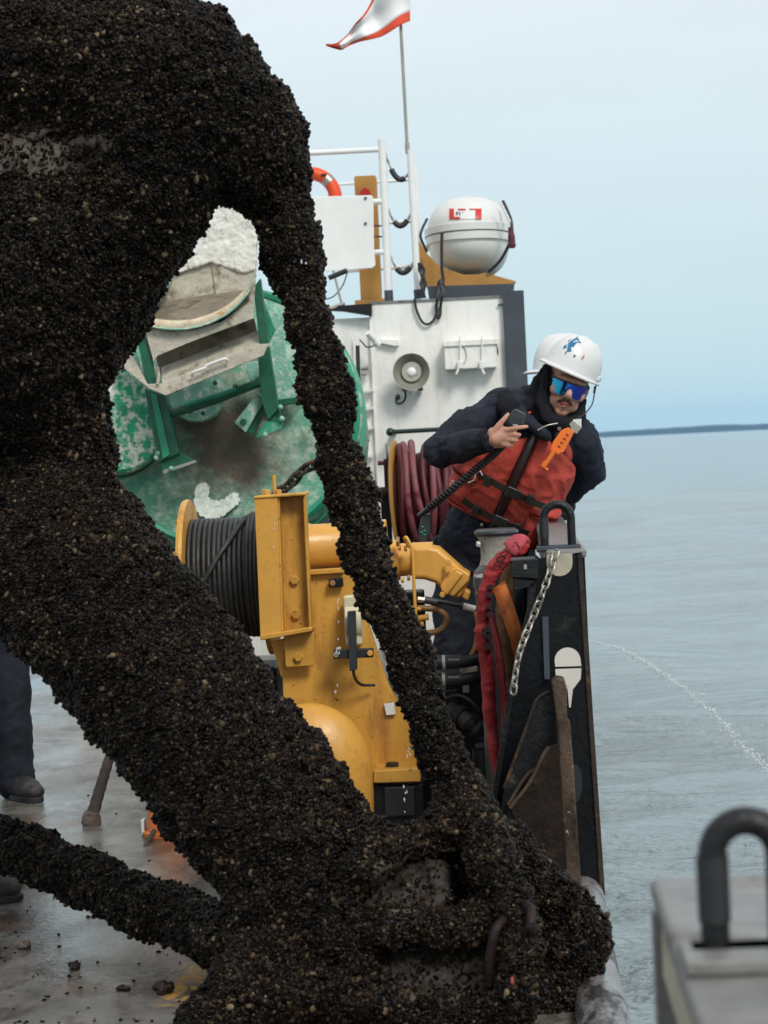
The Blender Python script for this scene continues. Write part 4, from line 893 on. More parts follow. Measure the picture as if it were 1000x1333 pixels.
for x, y in ((583, 742), (576, 774), (584, 732)): hexbolt(at(x, y, YM-.04), .012).build('bolt', yellowlt, hm)
px_tube([(516, 705, YM-.03), (520, 705, YM-.03)], 7, 6).build('collar_nut', sensorbrown, hm)
for x, y in ((522, 713), (530, 714), (534, 752), (526, 755)): hexbolt(at(x, y, YM-.03), .013, (-1, 0, 0)).build('bolt', yellowlt, hm)
MB().tube(pcurve([(533, 712, YM-.04), (527, 702, YM-.06), (530, 701, YM-.08), (537, 720, YM-.08), (539, 760, YM-.08), (541, 800, YM-.08)], 6), 2.3/wq, 10).build('pipe', yellowlt, hm, smooth=60)
px_tube([(528, 793, YM-.06), (548, 793, YM-.06)], 2.6, 8).build('pipe_clamp', yellow, hm, smooth=60)
hb = thing('hydraulic_hoses', at(560, 830, YM), 'looped brown hydraulic hose with fittings right of the winch', 'hose')
MB().tube(pcurve([(530, 793, YM+.02), (552, 792, YM+.02), (570, 794, YM+.02), (581, 803, YM+.02), (579, 815, YM+.02), (565, 823, YM+.02), (535, 824, YM+.02)], 8), 4.2/wq, 12).build('hose', sensorbrown, hb, smooth=180)
px_tube([(540, 806, YM-.02), (558, 803, YM-.02)], 4.2, 10).build('fitting', yellow, hb, smooth=50)
px_tube([(536, 816, YM-.02), (552, 812, YM-.02)], 3.6, 10).build('fitting', yellow, hb, smooth=50)
px_tube([(537, 795, YM-.03), (541, 815, YM-.03)], 4.6, 6).build('valve', yellow, hb)
px_tube([(534, 815, YM), (538, 845, YM)], 4, 10).build('hose', sensorbrown, hb, smooth=50)
MB().boxpp((545, 838), (557, 850), YM, .06).build('block', cream, hb, bevel=.004)
MB().tube(pcurve([(618, 792, YM+.05), (622, 815, YM+.05), (619, 840, YM+.05), (612, 856, YM+.05)], 6), 3.4/wq, 10).build('hose', sensorbrown, hb, smooth=180)
bh = thing('pressure_hose', at(580, 790, YM-.05), 'dark hose with grey crimp sleeve crossing below the yellow motor', 'hose')
MB().tube([at(543, 780, YM-.05), at(575, 783, YM-.05), at(602, 789, YM-.05), at(630, 795, YM-.05)], 3.1/wq, 12).build('hose', rubber, bh, smooth=180)
px_tube([(553, 781, YM-.05), (570, 784, YM-.05)], 5, 14).build('crimp', plasticgrey, bh, smooth=50)
px_tube([(544, 780, YM-.05), (554, 781.4, YM-.05)], 4, 6).build('nut', steel, bh)
px_tube([(601, 788.5, YM-.052), (619, 793, YM-.052)], 4.6, 14).build('tag', whitemark, bh, smooth=50)
px_tube([(599, 788.2, YM-.052), (603, 789.2, YM-.052)], 5, 14).build('tag_clip', rubber, bh, smooth=50)
for k, (yy, xs0, lab) in enumerate(((862, 562, 'upper thick black hydraulic hose with grey coupling behind the chain'), (885, 566, 'lower thick black hydraulic hose with grey coupling behind the chain'))):
    th_ = thing('thick_hose', at(600, yy+8, YM-.02), lab, 'hose', 'thick black hoses')
    px_tube([(xs0-30, yy+2, YM-.02), (600, yy, YM-.02), (632, yy-5, YM-.02)], 8.0, 16).build('hose', rubber, th_, smooth=180)
    px_tube([(xs0, yy+1, YM-.02), (600.5, yy-1, YM-.02)], 9.2, 16).build('coupling', plasticgrey, th_, smooth=50)
    px_tube([(576, yy+.2, YM-.02), (580, yy, YM-.02)], 9.6, 16).build('coupling_band', whitemark, th_, smooth=50)
    px_tube([(xs0+6, yy+.8, YM-.02), (xs0+9, yy+.6, YM-.02)], 10, 16).build('coupling_ring', rubber, th_, smooth=50)
    # stamped lettering dashes on the coupling
    for i in range(6):
        MB().boxpp((584+i*2.4, yy-4.2), (585.6+i*2.4, yy-2.6), YM-.02-9.4/wq, .004).build('lettering', whitemark, th_)
vh = thing('ribbed_hose', at(620, 1000, 8.4), 'fat black ribbed hose bending down to deck behind the hanging chain', 'hose')
rp_ = [(560, 905, 8.45), (585, 925, 8.45), (610, 940, 8.4), (628, 958, 8.4), (633, 985, 8.4), (632, 1015, 8.4), (632, 1040, 8.4)]
pts = pcurve(rp_, 10)
MB().tube(pts, [ (12.5+1.3*math.sin(i*1.3))/wq for i in range(len(pts))], 18).build('hose', rubber, vh, smooth=180)
for i in (14, 20, 26): MB().tube(pts[i:i+4], 15/wq, 18).build('clamp', blackp, vh, smooth=50)
px_tube([(632, 975, 8.38), (633, 1040, 8.38)], 17, 20).build('elbow', blackp, vh, smooth=50)
MB().tube(pcurve([(575, 912, 8.4), (595, 905, 8.38), (612, 912, 8.36), (624, 925, 8.36)], 6), .006, 8).build('cable', rubber, vh, smooth=60)
# steel cabinet / dark machinery mass behind the hoses
mc = thing('valve_cabinet', (at(600, 1000, 8.75).x, 8.75, 0), 'black hydraulic valve block in the shadow behind the thick hoses', 'machinery')
MB().boxpp((548, 880), (645, 1045), 8.62, .22).build('body', blackp, mc, bevel=.01)
MB().boxpp((500, 772), (556, 884), 8.82, .16).build('dark_fill', blackp, mc, bevel=.01)  # dark box added only to fill the pale gap beside the motor
MB().boxpp((598, 868), (622, 886), 8.6, .03).build('plate', beige, mc, bevel=.003)
MB().boxpp((602, 888), (611, 902), 8.58, .03).build('plate', whitemark, mc, bevel=.003)
for x, y in ((565, 905), (580, 955), (610, 990)): hexbolt(at(x, y, 8.62), .02).build('bolt', plasticgrey, mc)
MB().boxpp((556, 900), (600, 970), 8.585, .04).build('cover', rubber, mc, bevel=.006)
MB().box((at(597, 1000, 8.75).x, 8.73, .06), (.3, .2, .12)).build('foot', blackp, mc)

# ================================================================== CAPSTAN WITH CANVAS COVERS
YC = 8.15; cq = ppm(YC); c1 = at(646, 692, YC)
cp = thing('capstan', (c1.x, YC, 0), 'grey bell-mouthed capstan drum standing under the sailor, draped with red canvas', 'capstan')
zc = lambda y: at(646, y, YC).z - 0
MB().lathe([(.01, zc(689)), (25/cq, zc(688)), (28.5/cq, zc(690.5)), (29/cq, zc(693.5)), (26.5/cq, zc(697)), (.01, zc(697.5))][::-1], (c1.x, YC, 0), (0, 0, 1), 40).build('rim', capblk, cp, smooth=40)
MB().lathe([(26/cq, zc(696.6)), (22.5/cq, zc(703)), (21.3/cq, zc(715)), (21.5/cq, zc(726)), (23/cq, zc(732)), (24/cq, zc(735))][::-1], (c1.x, YC, 0), (0, 0, 1), 40).build('neck', capst, cp, smooth=50)
MB().lathe([(22/cq, zc(734)), (27/cq, zc(738)), (32/cq, zc(745)), (33/cq, zc(750)), (33/cq, zc(763)), (31/cq, zc(764)), (31/cq, zc(770)), (32/cq, zc(771)), (30/cq, zc(800)), (28/cq, zc(805)), (28/cq, 0.0)][::-1], (c1.x, YC, 0), (0, 0, 1), 40).build('body', capblk, cp, smooth=40)
hexbolt(at(624.5, 708, YC-.03), .012, (-1, -.4, 0)).build('bolt', whiteclean, cp)
# stencilled letters H A R
def stroke_letters(txt, px0, py0, wpx, hpx, gap, Yf, m, par, thick=1.1):
    S_ = {'H': [((0, 0), (0, 1)), ((1, 0), (1, 1)), ((0, .5), (1, .5))], 'A': [((0, 1), (.5, 0)), ((.5, 0), (1, 1)), ((.2, .65), (.8, .65))], 'R': [((0, 0), (0, 1)), ((0, 0), (.9, .1)), ((.9, .1), (.9, .45)), ((.9, .45), (0, .5)), ((.3, .5), (1, 1))]}
    for i, ch in enumerate(txt):
        b = MB()
        for (a, c) in S_[ch]:
            p0 = (px0+i*(wpx+gap)+a[0]*wpx, py0+a[1]*hpx); p1 = (px0+i*(wpx+gap)+c[0]*wpx, py0+c[1]*hpx)
            b.tube([at(*p0, Yf(p0[0])), at(*p1, Yf(p1[0]))], thick/2/cq, 6)
        b.build('lettering', m, par)
stroke_letters('HAR', 618.5, 747.5, 2.6, 5, 1.0, lambda x: YC-math.sqrt(max(0, (33/cq)**2-((x-646)/cq)**2))-.0005, whiteclean, cp)
# crumpled red canvas sleeve hanging over the capstan
def sleeve(name, ctrl, mat, root, seed, wr_=.22, n=26, flat=.62, freq=55):
    C = curve(ctrl, 14); pts = [at(c[0], c[1], c[2]) for c in C]; rad = [c[3]/ppm(c[2]) for c in C]
    mb = MB().tube(pts, rad, n, flat=flat); k = len(pts)
    for i in range(k):
        for j in range(n):
            v = mb.v[i*n+j]; d = v-pts[i]
            f = wr_*mnoise.fractal(Vector((v.x*freq*.35, v.y*freq*.35, v.z*freq))*.42+Vector((seed, seed*2, 0)), .7, 2.0, 3)
            g2 = .022*math.sin(i*.62+2.6*math.sin(j*.31+seed)+1.7*mnoise.noise(Vector((i*.13, j*.2, seed))))
            mb.v[i*n+j] = pts[i]+d*(1+f+g2)
    return mb.build(name, mat, root, smooth=180)
rc = thing('canvas_sleeve', at(650, 1020, YC-.3), 'crumpled red canvas sleeve with black prints hanging from the capstan', 'canvas')
sleeve('upper_sleeve', [(684, 708, 7.95, 5), (677, 713, 7.9, 14), (662, 722, 7.88, 14), (648, 735, 7.88, 14), (638, 750, 7.88, 14.5), (633, 765, 7.88, 12.5), (630, 785, 7.88, 12), (629, 805, 7.9, 13), (628, 825, 7.9, 14), (630, 845, 7.92, 14)], redcloth, rc, 3)
sleeve('hanging_sleeve', [(630, 835, 7.93, 13), (633, 860, 7.93, 14), (636, 890, 7.93, 15), (637, 920, 7.93, 15), (641, 950, 7.93, 14), (645, 985, 7.93, 11), (649, 1010, 7.93, 8), (651, 1024, 7.93, 4)], redcloth, rc, 9, freq=30)
sleeve('side_fold', [(640, 800, 7.96, 5), (648, 840, 7.97, 8), (653, 880, 7.97, 9), (657, 920, 7.97, 9), (658, 950, 7.97, 8), (655, 975, 7.97, 6)], redlt, rc, 21, freq=30)
sleeve('cuff', [(683, 707, 7.94, 9), (676, 703, 7.9, 13), (668, 712, 7.87, 15), (665, 716, 7.87, 14)], redlt, rc, 5, wr_=.12)
random.seed(5)
for (x, y, rw, rh, an_) in ((649, 734.5, 6, 3.2, 10), (652, 727.5, 5.5, 3, 10), (656, 721, 5, 2.6, 12)):
    pts = [at(x+rw*math.cos(t)*math.cos(R(an_))-rh*math.sin(t)*math.sin(R(an_)), y+rw*math.cos(t)*math.sin(R(-an_))+rh*math.sin(t), 7.832-.004*math.cos(t)) for t in np.linspace(0, 2*math.pi, 19)[:-1]]
    MB().tube(pts, .0022, 6, closed=True).build('ring_print', prints, rc)
for (x, y, w_, h_) in ((672, 708, 5, 4), (668, 714, 3, 6), (675, 713, 2, 5)):
    MB().tube([at(x-w_/2, y-h_/2, 7.835), at(x+w_/2, y-h_/3, 7.835), at(x+w_/3, y+h_/2, 7.835)], .0022, 6).build('ring_print', prints, rc)
for (x, y, s_) in ((638, 764, 5), (637, 775, 5), (637, 790, 4.5), (638, 801, 5), (634, 820, 6), (637, 829, 5.5), (631, 826, 4), (636, 842, 5)):
    pl_ = [(x+s_*random.uniform(.6, 1.15)*math.cos(t), y+s_*.8*random.uniform(.5, 1.1)*math.sin(t)) for t in np.linspace(0, 2*math.pi, 12)[:-1]]
    MB().pp(pl_, 7.828, .04).build('black_print', prints, rc)
bc = thing('brown_canvas', at(664, 900, 8.1), 'brown canvas cover hanging behind the red sleeve', 'canvas')
sleeve('cover', [(668, 728, 8.05, 8), (662, 745, 8.05, 15), (658, 790, 8.06, 20), (660, 830, 8.07, 19), (663, 870, 8.08, 16), (664, 905, 8.08, 11), (662, 925, 8.08, 5)], brownc, bc, 31, wr_=.14, freq=22)
ob = thing('orange_strap', at(675, 850, 7.95), 'broad faded orange webbing strap hanging beside the red canvas', 'strap')
sp_pts = [(650, 763, 7.9), (657, 782, 7.88), (665, 805, 7.87), (673, 832, 7.88), (679, 858, 7.92), (680, 880, 7.95)]
g = []
for c in curve(sp_pts, 6):
    hw = 8.5; g.append([(at(c[0]+hw*s_, c[1]-4*s_, c[2]+.012*abs(s_)+.006*math.sin(c[1]*.12)), Vector((0, -1, .1)).normalized()) for s_ in (-1, -.5, 0, .5, 1)])
MB().shell(g, .006).build('webbing', orangestr, ob, smooth=60)
px_tube([(642, 768, 7.93), (658, 757, 7.93)], 1.6, 8).build('folded_end', orangestr, ob, smooth=60)

# ================================================================== PEOPLE
def head_parts(M, root, hatM, lens_mat_, moustache=True, decal=False, collar=True):
    """face, glasses, hard hat; M places the head (origin at eye level, face towards -Y, up +Z). Returns head pieces for the body mesh."""
    h = MB()
    h.ell((0, .012, .03), (.074, .094, .098), 22); h.ell((0, -.028, -.045), (.057, .062, .075), 20)
    h.ell((0, -.064, -.096), (.026, .024, .022), 14)
    h.tube([(-.05, -.072, .022), (-.022, -.09, .026), (.022, -.09, .026), (.05, -.072, .022)], [.012, .014, .014, .012], 10)
    for s_ in (-1, 1):
        h.ell((s_*.045, -.064, -.022), (.024, .026, .026), 12); h.ell((s_*.04, -.035, -.065), (.02, .035, .03), 12)
        h.ell((s_*.0125, -.1, -.034), (.0105, .012, .0095), 10); h.ell((s_*.077, .012, -.01), (.01, .02, .032), 12)
        h.tube([(s_*.014, -.088, -.052), (s_*.03, -.078, -.058)], [.011, .009], 8)
    h.tube([(0, -.088, .018), (0, -.103, -.004), (0, -.117, -.026), (0, -.112, -.035)], [.0095, .0105, .0135, .0115], 12)
    h.tube([(-.024, -.082, -.056), (0, -.094, -.053), (.024, -.082, -.056)], [.007, .0105, .007], 8)
    h.tube([(-.02, -.08, -.074), (0, -.089, -.077), (.02, -.08, -.074)], [.007, .0095, .007], 8)
    h.tube([(0, .02, -.06), (0, .035, -.12), (0, .045, -.19)], [.056, .055, .062], 18)
    h.xf(M)
    # lips
    MB().tube([(-.021, -.09, -.0615), (-.008, -.1, -.0595), (0, -.1, -.061), (.008, -.1, -.0595), (.021, -.09, -.0615)], [.0025, .0052, .005, .0052, .0025], 10).xf(M).build('lip', lipm, root, smooth=180)
    MB().tube([(-.019, -.089, -.0675), (0, -.098, -.0725), (.019, -.089, -.0675)], [.0025, .0068, .0025], 10).xf(M).build('lip', lipm, root, smooth=180)
    if moustache:
        for s_ in (-1, 1):
            MB().tube([(s_*.003, -.106, -.0475), (s_*.012, -.1035, -.05), (s_*.022, -.0965, -.055), (s_*.029, -.088, -.063)], [.0038, .0052, .0044, .0022], 8).xf(M).build('moustache', hair, root, smooth=180)
    # wraparound glasses: two lens lobes, frame bar, temples
    g = []
    for i in range(25):
        u_ = -1+i/12.0; x = .069*u_; y = -.112+.05*abs(u_)**2.2
        drop = min(-.004, -.036*max(0, 1-((abs(u_)-.5)/.56)**2)**.5*(1-.25*max(0, abs(u_)-.5))-.012*max(0, 1-abs(u_)/.25))
        n_ = Vector((.5*u_, -1, 0)).normalized()
        g.append([(Vector((x, y-.003*math.sin(math.pi*k/5), .017+(drop-.017)*k/5)), n_) for k in range(6)])
    gl = MB().shell(g, .003).xf(M).build('sunglasses', lens_mat_, root, smooth=60)
    MB().tube([p[0][0]+Vector((0, -.001, .001)) for p in g], .0032, 8).xf(M).build('frame', buckle, gl, smooth=60)
    for s_ in (-1, 1):
        MB().tube([(s_*.069, -.064, .013), (s_*.079, -.02, .012), (s_*.08, .03, .004)], .004, 8).xf(M).build('temple', buckle, gl, smooth=60)
    # hair under the hat
    MB().ell((0, .03, .03), (.079, .085, .085), 20).xf(M).build('hair', hair, root, smooth=180)
    # hard hat
    Hm = hatM; rings = []; n = 48
    def dome(th, t, off=0):
        """t 0..1 from rim to crown"""
        a_ = t*math.pi/2; c_, s_ = math.cos(a_)**.72 if t < 1 else 0.0, math.sin(a_)
        x = .122*c_*math.sin(th); y = -.146*c_*math.cos(th); z = .155*s_
        ridge = .007*math.exp(-(x/.02)**2)*min(1, t*1.6) + .004*(math.exp(-((abs(x)-.055)/.012)**2))*min(1, max(0, t*2-.5))
        v = Vector((x, y, z)); return v*(1+off/ .13) + Vector((0, 0, ridge))
    g = [[(dome(2*math.pi*j/n, i/18), dome(2*math.pi*j/n, i/18).normalized()) for i in range(19)] for j in range(n+1)]
    hat = MB().shell(g, .004).xf(Hm).build('hard_hat', hatw, root, smooth=50)
    g = []
    for j in range(n+1):
        th = 2*math.pi*j/n; f_ = max(0, math.cos(th)); ext = .012+.036*f_**1.6
        p = dome(th, .0); d = Vector((p.x, p.y, 0)).normalized()
        g.append([(p+d*ext*k+Vector((0, 0, .002-.012*k*k*(.4+.6*f_))), Vector((0, 0, 1))) for k in (-.12, .3, .7, 1)])
    MB().shell(g, .0045).xf(Hm).build('brim', hatw, hat, smooth=60)
    g2 = [[(p-Vector((0, 0, .0065)), q_) for p, q_ in r] for r in g]
    MB().shell(g2, .001).xf(Hm).build('brim_lining', brimin, hat, smooth=60)
    for s_ in (-1, 1):
        MB().box((s_*.124, .012, .018), (.018, .03, .022)).xf(Hm).build('slot_boss', hatw, hat, bevel=.005)
    if decal:
        def dp(u, v): return dome(R(u), v, .0018)
        def patch(pts, nm, m):
            b = MB(); P_ = [dp(*p) for p in pts]; c_ = sum(P_, Vector())/len(P_); k_ = len(P_)
            Q = P_+[c_]; n_ = c_.normalized(); b.add(Q+[p-n_*.0012 for p in Q], [(i, (i+1) % k_, k_) for i in range(k_)]+[(k_+1+(i+1) % k_, k_+1+i, 2*k_+1) for i in range(k_)]+[(i, k_+1+i, k_+1+(i+1) % k_, (i+1) % k_) for i in range(k_)])
            b.xf(Hm).build(nm, m, hat)
        # blue winged emblem
        for pts in ([(-16, .44), (-12, .62), (-4, .66), (6, .60), (14, .58), (5, .54), (2, .50), (-5, .57), (-10, .52)], [(-14, .45), (-8, .55), (-2, .46), (4, .42), (-3, .38), (4, .31), (-4, .27), (-9, .35)], [(-3, .52), (4, .49), (2, .44), (-3, .46)], [(-20, .36), (-15, .42), (-12, .34), (-17, .30)], [(-8, .26), (-5, .28), (-4, .20)], [(-22, .50), (-19, .60), (-18, .50)], [(-13, .68), (-9, .72), (-10, .66)]):
            patch(pts, 'emblem', hatblue)
        patch([(12, .27), (15, .30), (17, .26), (14, .23)], 'emblem', greytrim)
        patch([(30, .30), (33, .38), (34, .30), (31, .24)], 'paint_chip', lipm)
    return h
def rotm(yaw=0, pitch=0, roll=0, loc=(0, 0, 0)):
    """roll: clockwise as seen in the picture; yaw: towards picture right; pitch: downwards"""
    return Matrix.Translation(loc) @ Matrix.Rotation(roll, 4, 'Y') @ Matrix.Rotation(yaw, 4, 'Z') @ Matrix.Rotation(pitch, 4, 'X')
def boot_pts(ank, hd, root, nm='boot'):
    hd = Vector(hd).normalized(); sd_ = Vector((hd.y, -hd.x, 0)); a = Vector((ank.x, ank.y, 0))
    b = MB(); b.ell(a+Vector((0, 0, .05))-hd*.02, (.05, .05, .05), 16); b.tube([a+Vector((0, 0, .04)), a+Vector((0, 0, .3))], [.052, .06], 16)
    b.tube([a-hd*.04+Vector((0, 0, .045)), a+hd*.08+Vector((0, 0, .055)), a+hd*.16+Vector((0, 0, .048)), a+hd*.2+Vector((0, 0, .042))], [.042, .052, .05, .036], 16)
    b.ell(a+hd*.185+Vector((0, 0, .045)), (.046, .046, .038), 16)
    me = remesh(b, .009, 3); 
    for v in me.vertices: v.co.z = max(v.co.z, .012)
    bo = put(me, nm, bootm, root)
    out_ = [a+hd*(.085+.15*math.cos(t))+sd_*(.053*math.sin(t)*(1+.12*math.cos(t))) for t in np.linspace(0, 2*math.pi, 25)[:-1]]
    MB().prism([Vector((p.x, p.y, .002)) for p in out_], (0, 0, .024)).build('sole', rubber, bo, bevel=.004)
def hand_pieces(b, wrist, d, palm_n, side, curl=.5, s=1.0):
    """relaxed hand: palm, four unequal bent fingers and a thumb leaving the side of the palm"""
    d = Vector(d).normalized(); palm_n = (Vector(palm_n)-d*Vector(palm_n).dot(d)).normalized(); sv = d.cross(palm_n)*side
    w0 = Vector(wrist); b.limb([w0-d*.03, w0+d*.005], [.026, .026]); 
    for k in (-.02, 0, .02): b.limb([w0+d*.01+sv*k*.8, w0+d*.085+sv*k*1.25], [.018, .015], 10)
    for k, (o_, ln) in enumerate(((-.029, .07), (-.010, .079), (.010, .073), (.028, .057))):
        p0 = w0+d*.09+sv*o_*1.02; a_ = curl
        p1 = p0+(d*math.cos(a_)+palm_n*math.sin(a_))*ln*.45; p2 = p1+(d*math.cos(a_*2)+palm_n*math.sin(a_*2))*ln*.32; p3 = p2+(d*math.cos(a_*2.8)+palm_n*math.sin(a_*2.8))*ln*.23
        b.limb([p0, p1, p2, p3], [.0098, .009, .0083, .0073], 8)
    t0 = w0+d*.02-sv*.03; b.limb([t0, t0+d*.035-sv*.028+palm_n*.012, t0+d*.066-sv*.036+palm_n*.026], [.014, .0105, .009], 8)

# -------------------------------------------------------------- the sailor leaning on the bulwark
YP = 9.05; pq = ppm(YP)
man = thing('person', (at(618, 1000, 9.25).x, 9.3, 0), 'sailor in white hard hat, mirrored glasses and red vest leaning over the bulwark', 'person')
Hc = at(628, 712, YP+.22); Nc = at(708, 535, YP+.02)
wv = (Nc-Hc).normalized(); TL = (Nc-Hc).length
fv = Vector((.03, -1, 0)); fv = (fv-wv*fv.dot(wv)).normalized(); uv = wv.cross(fv)
TA = [(-.12, .185, .125), (0, .19, .13), (.2, .182, .128), (.45, .196, .14), (.68, .205, .142), (.85, .19, .125), (.97, .12, .095), (1.05, .075, .075)]
def tab(t):
    for (t0, a0, b0), (t1, a1, b1) in zip(TA, TA[1:]):
        if t <= t1: k_ = max(0, (t-t0)/(t1-t0)); return a0+(a1-a0)*k_, b0+(b1-b0)*k_
    return TA[-1][1:]
def S(ang, t, off=0.0):
    """point on the clothed torso; ang 0 = front, + = picture right; t along hips -> neck"""
    a_, b_ = tab(t); th = R(ang); c_ = Hc+wv*(TL*t)
    sgx = math.copysign(abs(math.sin(th))**.85, math.sin(th)); cgy = math.copysign(abs(math.cos(th))**.85, math.cos(th))
    return c_+uv*((a_+off)*sgx)+fv*((b_+off)*cgy)
def Sn(ang, t):
    th = R(ang); a_, b_ = tab(t); return (uv*(math.sin(th)/a_)+fv*(math.cos(th)/b_)).normalized()
# joints
shR, elR, wrR = at(652, 528, YP+.03), at(573, 588, YP-.14), at(636, 573, YP-.34)
shL, elL, wrL = at(752, 572, YP+.06), at(766, 612, YP+.2), at(735, 648, YP+.28)
hipR, kneR, ankR = Hc-uv*.08-wv*.04, at(592, 865, YP+.2), Vector((at(585, 1000, YP+.3).x, YP+.36, .1))
hipL, kneL, ankL = Hc+uv*.09-wv*.04, at(658, 870, YP+.16), Vector((at(668, 1000, YP+.3).x, YP+.3, .1))
hM = rotm(R(7), R(8), R(20), at(739, 500, YP-.02)) @ Matrix.Scale(1.1, 4)
hatM = rotm(R(7), R(2), R(27), at(738, 497, YP-.02)) @ Matrix.Translation((0, .012, .047)) @ Matrix.Rotation(R(-26), 4, 'Z') @ Matrix.Scale(.95, 4)
bodyb = head_parts(hM, man, hatM, lensm, True, True)
bodyb.limb([hM @ Vector((0, .03, -.1)), Nc+wv*.02, Nc-wv*.1], [.055, .06, .075], 14)
bodyb.loft([[S(a_, t, -.035) for a_ in range(0, 360, 20)] for t in (-.1, 0, .2, .45, .68, .85, .95)])
bodyb.limb([Nc-wv*.06-uv*.05, shR, elR, wrR], [.06, .055, .043, .03]); bodyb.limb([Nc-wv*.06+uv*.05, shL, elL, wrL], [.06, .055, .043, .03])
bodyb.limb([hipR, kneR, ankR], [.085, .058, .042]); bodyb.limb([hipL, kneL, ankL], [.085, .058, .042])
# right hand round the microphone
YHa = YP-.36
hp = lambda x, y, dy=0: at(x, y, YHa+dy)
bodyb.limb([wrR, hp(645, 571, .0), hp(657, 566, .0)], [.028, .032, .03]); bodyb.limb([hp(640, 577, .01), hp(656, 577, .012)], [.022, .018]); bodyb.limb([hp(642, 564, .0), hp(658, 561, -.005)], [.024, .018])
for pts, r_ in (([hp(658, 560, -.02), hp(668, 558, -.034), hp(677, 556.5, -.036), hp(686, 555.5, -.028)], [.0115, .0102, .0096, .008]),
                ([hp(660, 566, -.015), hp(670, 565.5, -.03), hp(676, 566, -.02), hp(675, 567, .005)], [.0115, .0105, .0098, .0085]),
                ([hp(658, 572, -.012), hp(667, 572.5, -.026), hp(672, 573, -.015), hp(670, 573, .008)], [.0112, .01, .0095, .0083]),
                ([hp(654, 578.5, -.008), hp(662, 579.5, -.018), hp(666, 579.5, -.008), hp(664, 579, .01)], [.0105, .0092, .0086, .0075]),
                ([hp(644, 562, -.01), hp(650, 553, -.018), hp(656, 546, -.018), hp(661.5, 539.5, -.012)], [.0155, .0125, .0108, .0088])):
    bodyb.limb(pts, r_, 10)
hand_pieces(bodyb, wrL, (-.5, .3, -.1), (0, 0, -1), 1, .45)
put(remesh(bodyb, .0052, 2), 'body', skin, man)
# jacket
jb_ = MB(); jb_.loft([[S(a_, t) for a_ in range(0, 360, 15)] for t in (-.1, 0, .1, .2, .32, .45, .56, .68, .78, .85, .92, .97, 1.03)])
jb_.limb([Nc-wv*.11-uv*.08, shR+Vector((0, 0, -.005)), shR.lerp(elR, .5)+Vector((0, 0, .006)), elR, elR.lerp(wrR, .45), wrR-(wrR-elR).normalized()*.01], [.085, .084, .077, .07, .06, .046], 18)
jb_.limb([Nc-wv*.11+uv*.08, shL, shL.lerp(elL, .5), elL, elL.lerp(wrL, .6), wrL], [.085, .09, .082, .074, .062, .05], 18)
# raised collar and hood roll round the neck
jb_.limb([S(-120, .96, .02), S(-70, 1.0, .035), S(-25, .97, .05), S(10, .93, .055)], [.05, .045, .035, .022], 12); jb_.limb([S(120, .95, .01), S(70, .98, .02), S(30, .95, .035)], [.045, .038, .024], 12); jb_.limb([S(150, .98, .03), S(180, 1.0, .05), S(-150, .99, .04)], [.05, .06, .05], 12)
# forward skirt of the jacket at the hips
me = remesh(jb_, .009, 3); creases(me, .011, 4); displace(me, .010, 8, 4); displace(me, .003, 40, 5); put(me, 'jacket', navy, man)
cuff = wrR-(wrR-elR).normalized()*.018
MB().tube([cuff, cuff+(wrR-elR).normalized()*.03], [.05, .046], 18).build('cuff', fleece, man, smooth=50)
MB().tube([S(a_, -.1, .012) for a_ in range(0, 360, 12)], .012, 10, closed=True).build('jacket_hem', navy, man, smooth=60)
# fleece hood and neck gaiter framing the face
hb_ = MB()
hl = lambda x, y, z: hM @ Vector((x, y, z))
hb_.limb([hl(-.088, -.018, .03), hl(-.088, -.038, -.03), hl(-.08, -.055, -.09), hl(-.045, -.075, -.13), hl(0, -.085, -.143), hl(.045, -.072, -.132), hl(.075, -.045, -.112), hl(.085, -.01, -.1)], [.016, .02, .025, .03, .031, .03, .026, .024], 14); hb_.limb([hl(.04, .0, -.14), hl(.072, .015, -.09), hl(.07, .045, -.04)], [.05, .034, .026], 12)
hb_.limb([hl(-.07, .045, .02), hl(-.08, .04, -.06), hl(-.06, .03, -.13), hl(0, -.03, -.165), hl(.06, .03, -.135)], [.04, .045, .055, .062, .055], 14)
hb_.ell(hl(-.02, .075, -.06), (.07, .06, .09), 16); hb_.limb([hl(0, -.01, -.16), Nc+wv*.04, Nc-wv*.03], [.08, .09, .1], 14)
me = remesh(hb_, .008, 2); displace(me, .006, 26, 8); put(me, 'hood', fleece, man)
hb2 = MB(); hb2.limb([S(-105, .93, .05), S(-75, .99, .06), S(-50, .98, .065), S(-25, .9, .055)], [.035, .045, .045, .028], 12)
hb2.limb([hl(-.1, .0, .02), hl(-.112, .0, -.05), hl(-.105, .0, -.11), S(-45, .98, .05)], [.018, .028, .036, .04], 12)
me = remesh(hb2, .009, 3); displace(me, .006, 22, 5); put(me, 'hood_fold', fleece, man)
# trousers
tb = MB(); tb.loft([[S(a_, t, -.008) for a_ in range(0, 360, 15)] for t in (-.2, -.12, 0, .06)])
tb.limb([hipR+wv*.02, hipR.lerp(kneR, .5), kneR, kneR.lerp(ankR, .5), ankR+Vector((0, 0, -.03))], [.115, .108, .09, .08, .085], 18)
tb.limb([hipL+wv*.02, hipL.lerp(kneL, .5), kneL, kneL.lerp(ankL, .5), ankL+Vector((0, 0, -.03))], [.115, .108, .09, .08, .085], 18)
me = remesh(tb, .011, 3); creases(me, .010, 6); displace(me, .010, 7, 6); put(me, 'trousers', navytr, man)
boot_pts(ankR, (-.2, -1, 0), man); boot_pts(ankL, (.2, -1, 0), man)
VT = .2
def SV(ang, t, off=0.0): return S(ang, t+VT, off)
def SVn(ang, t): return Sn(ang, t+VT)
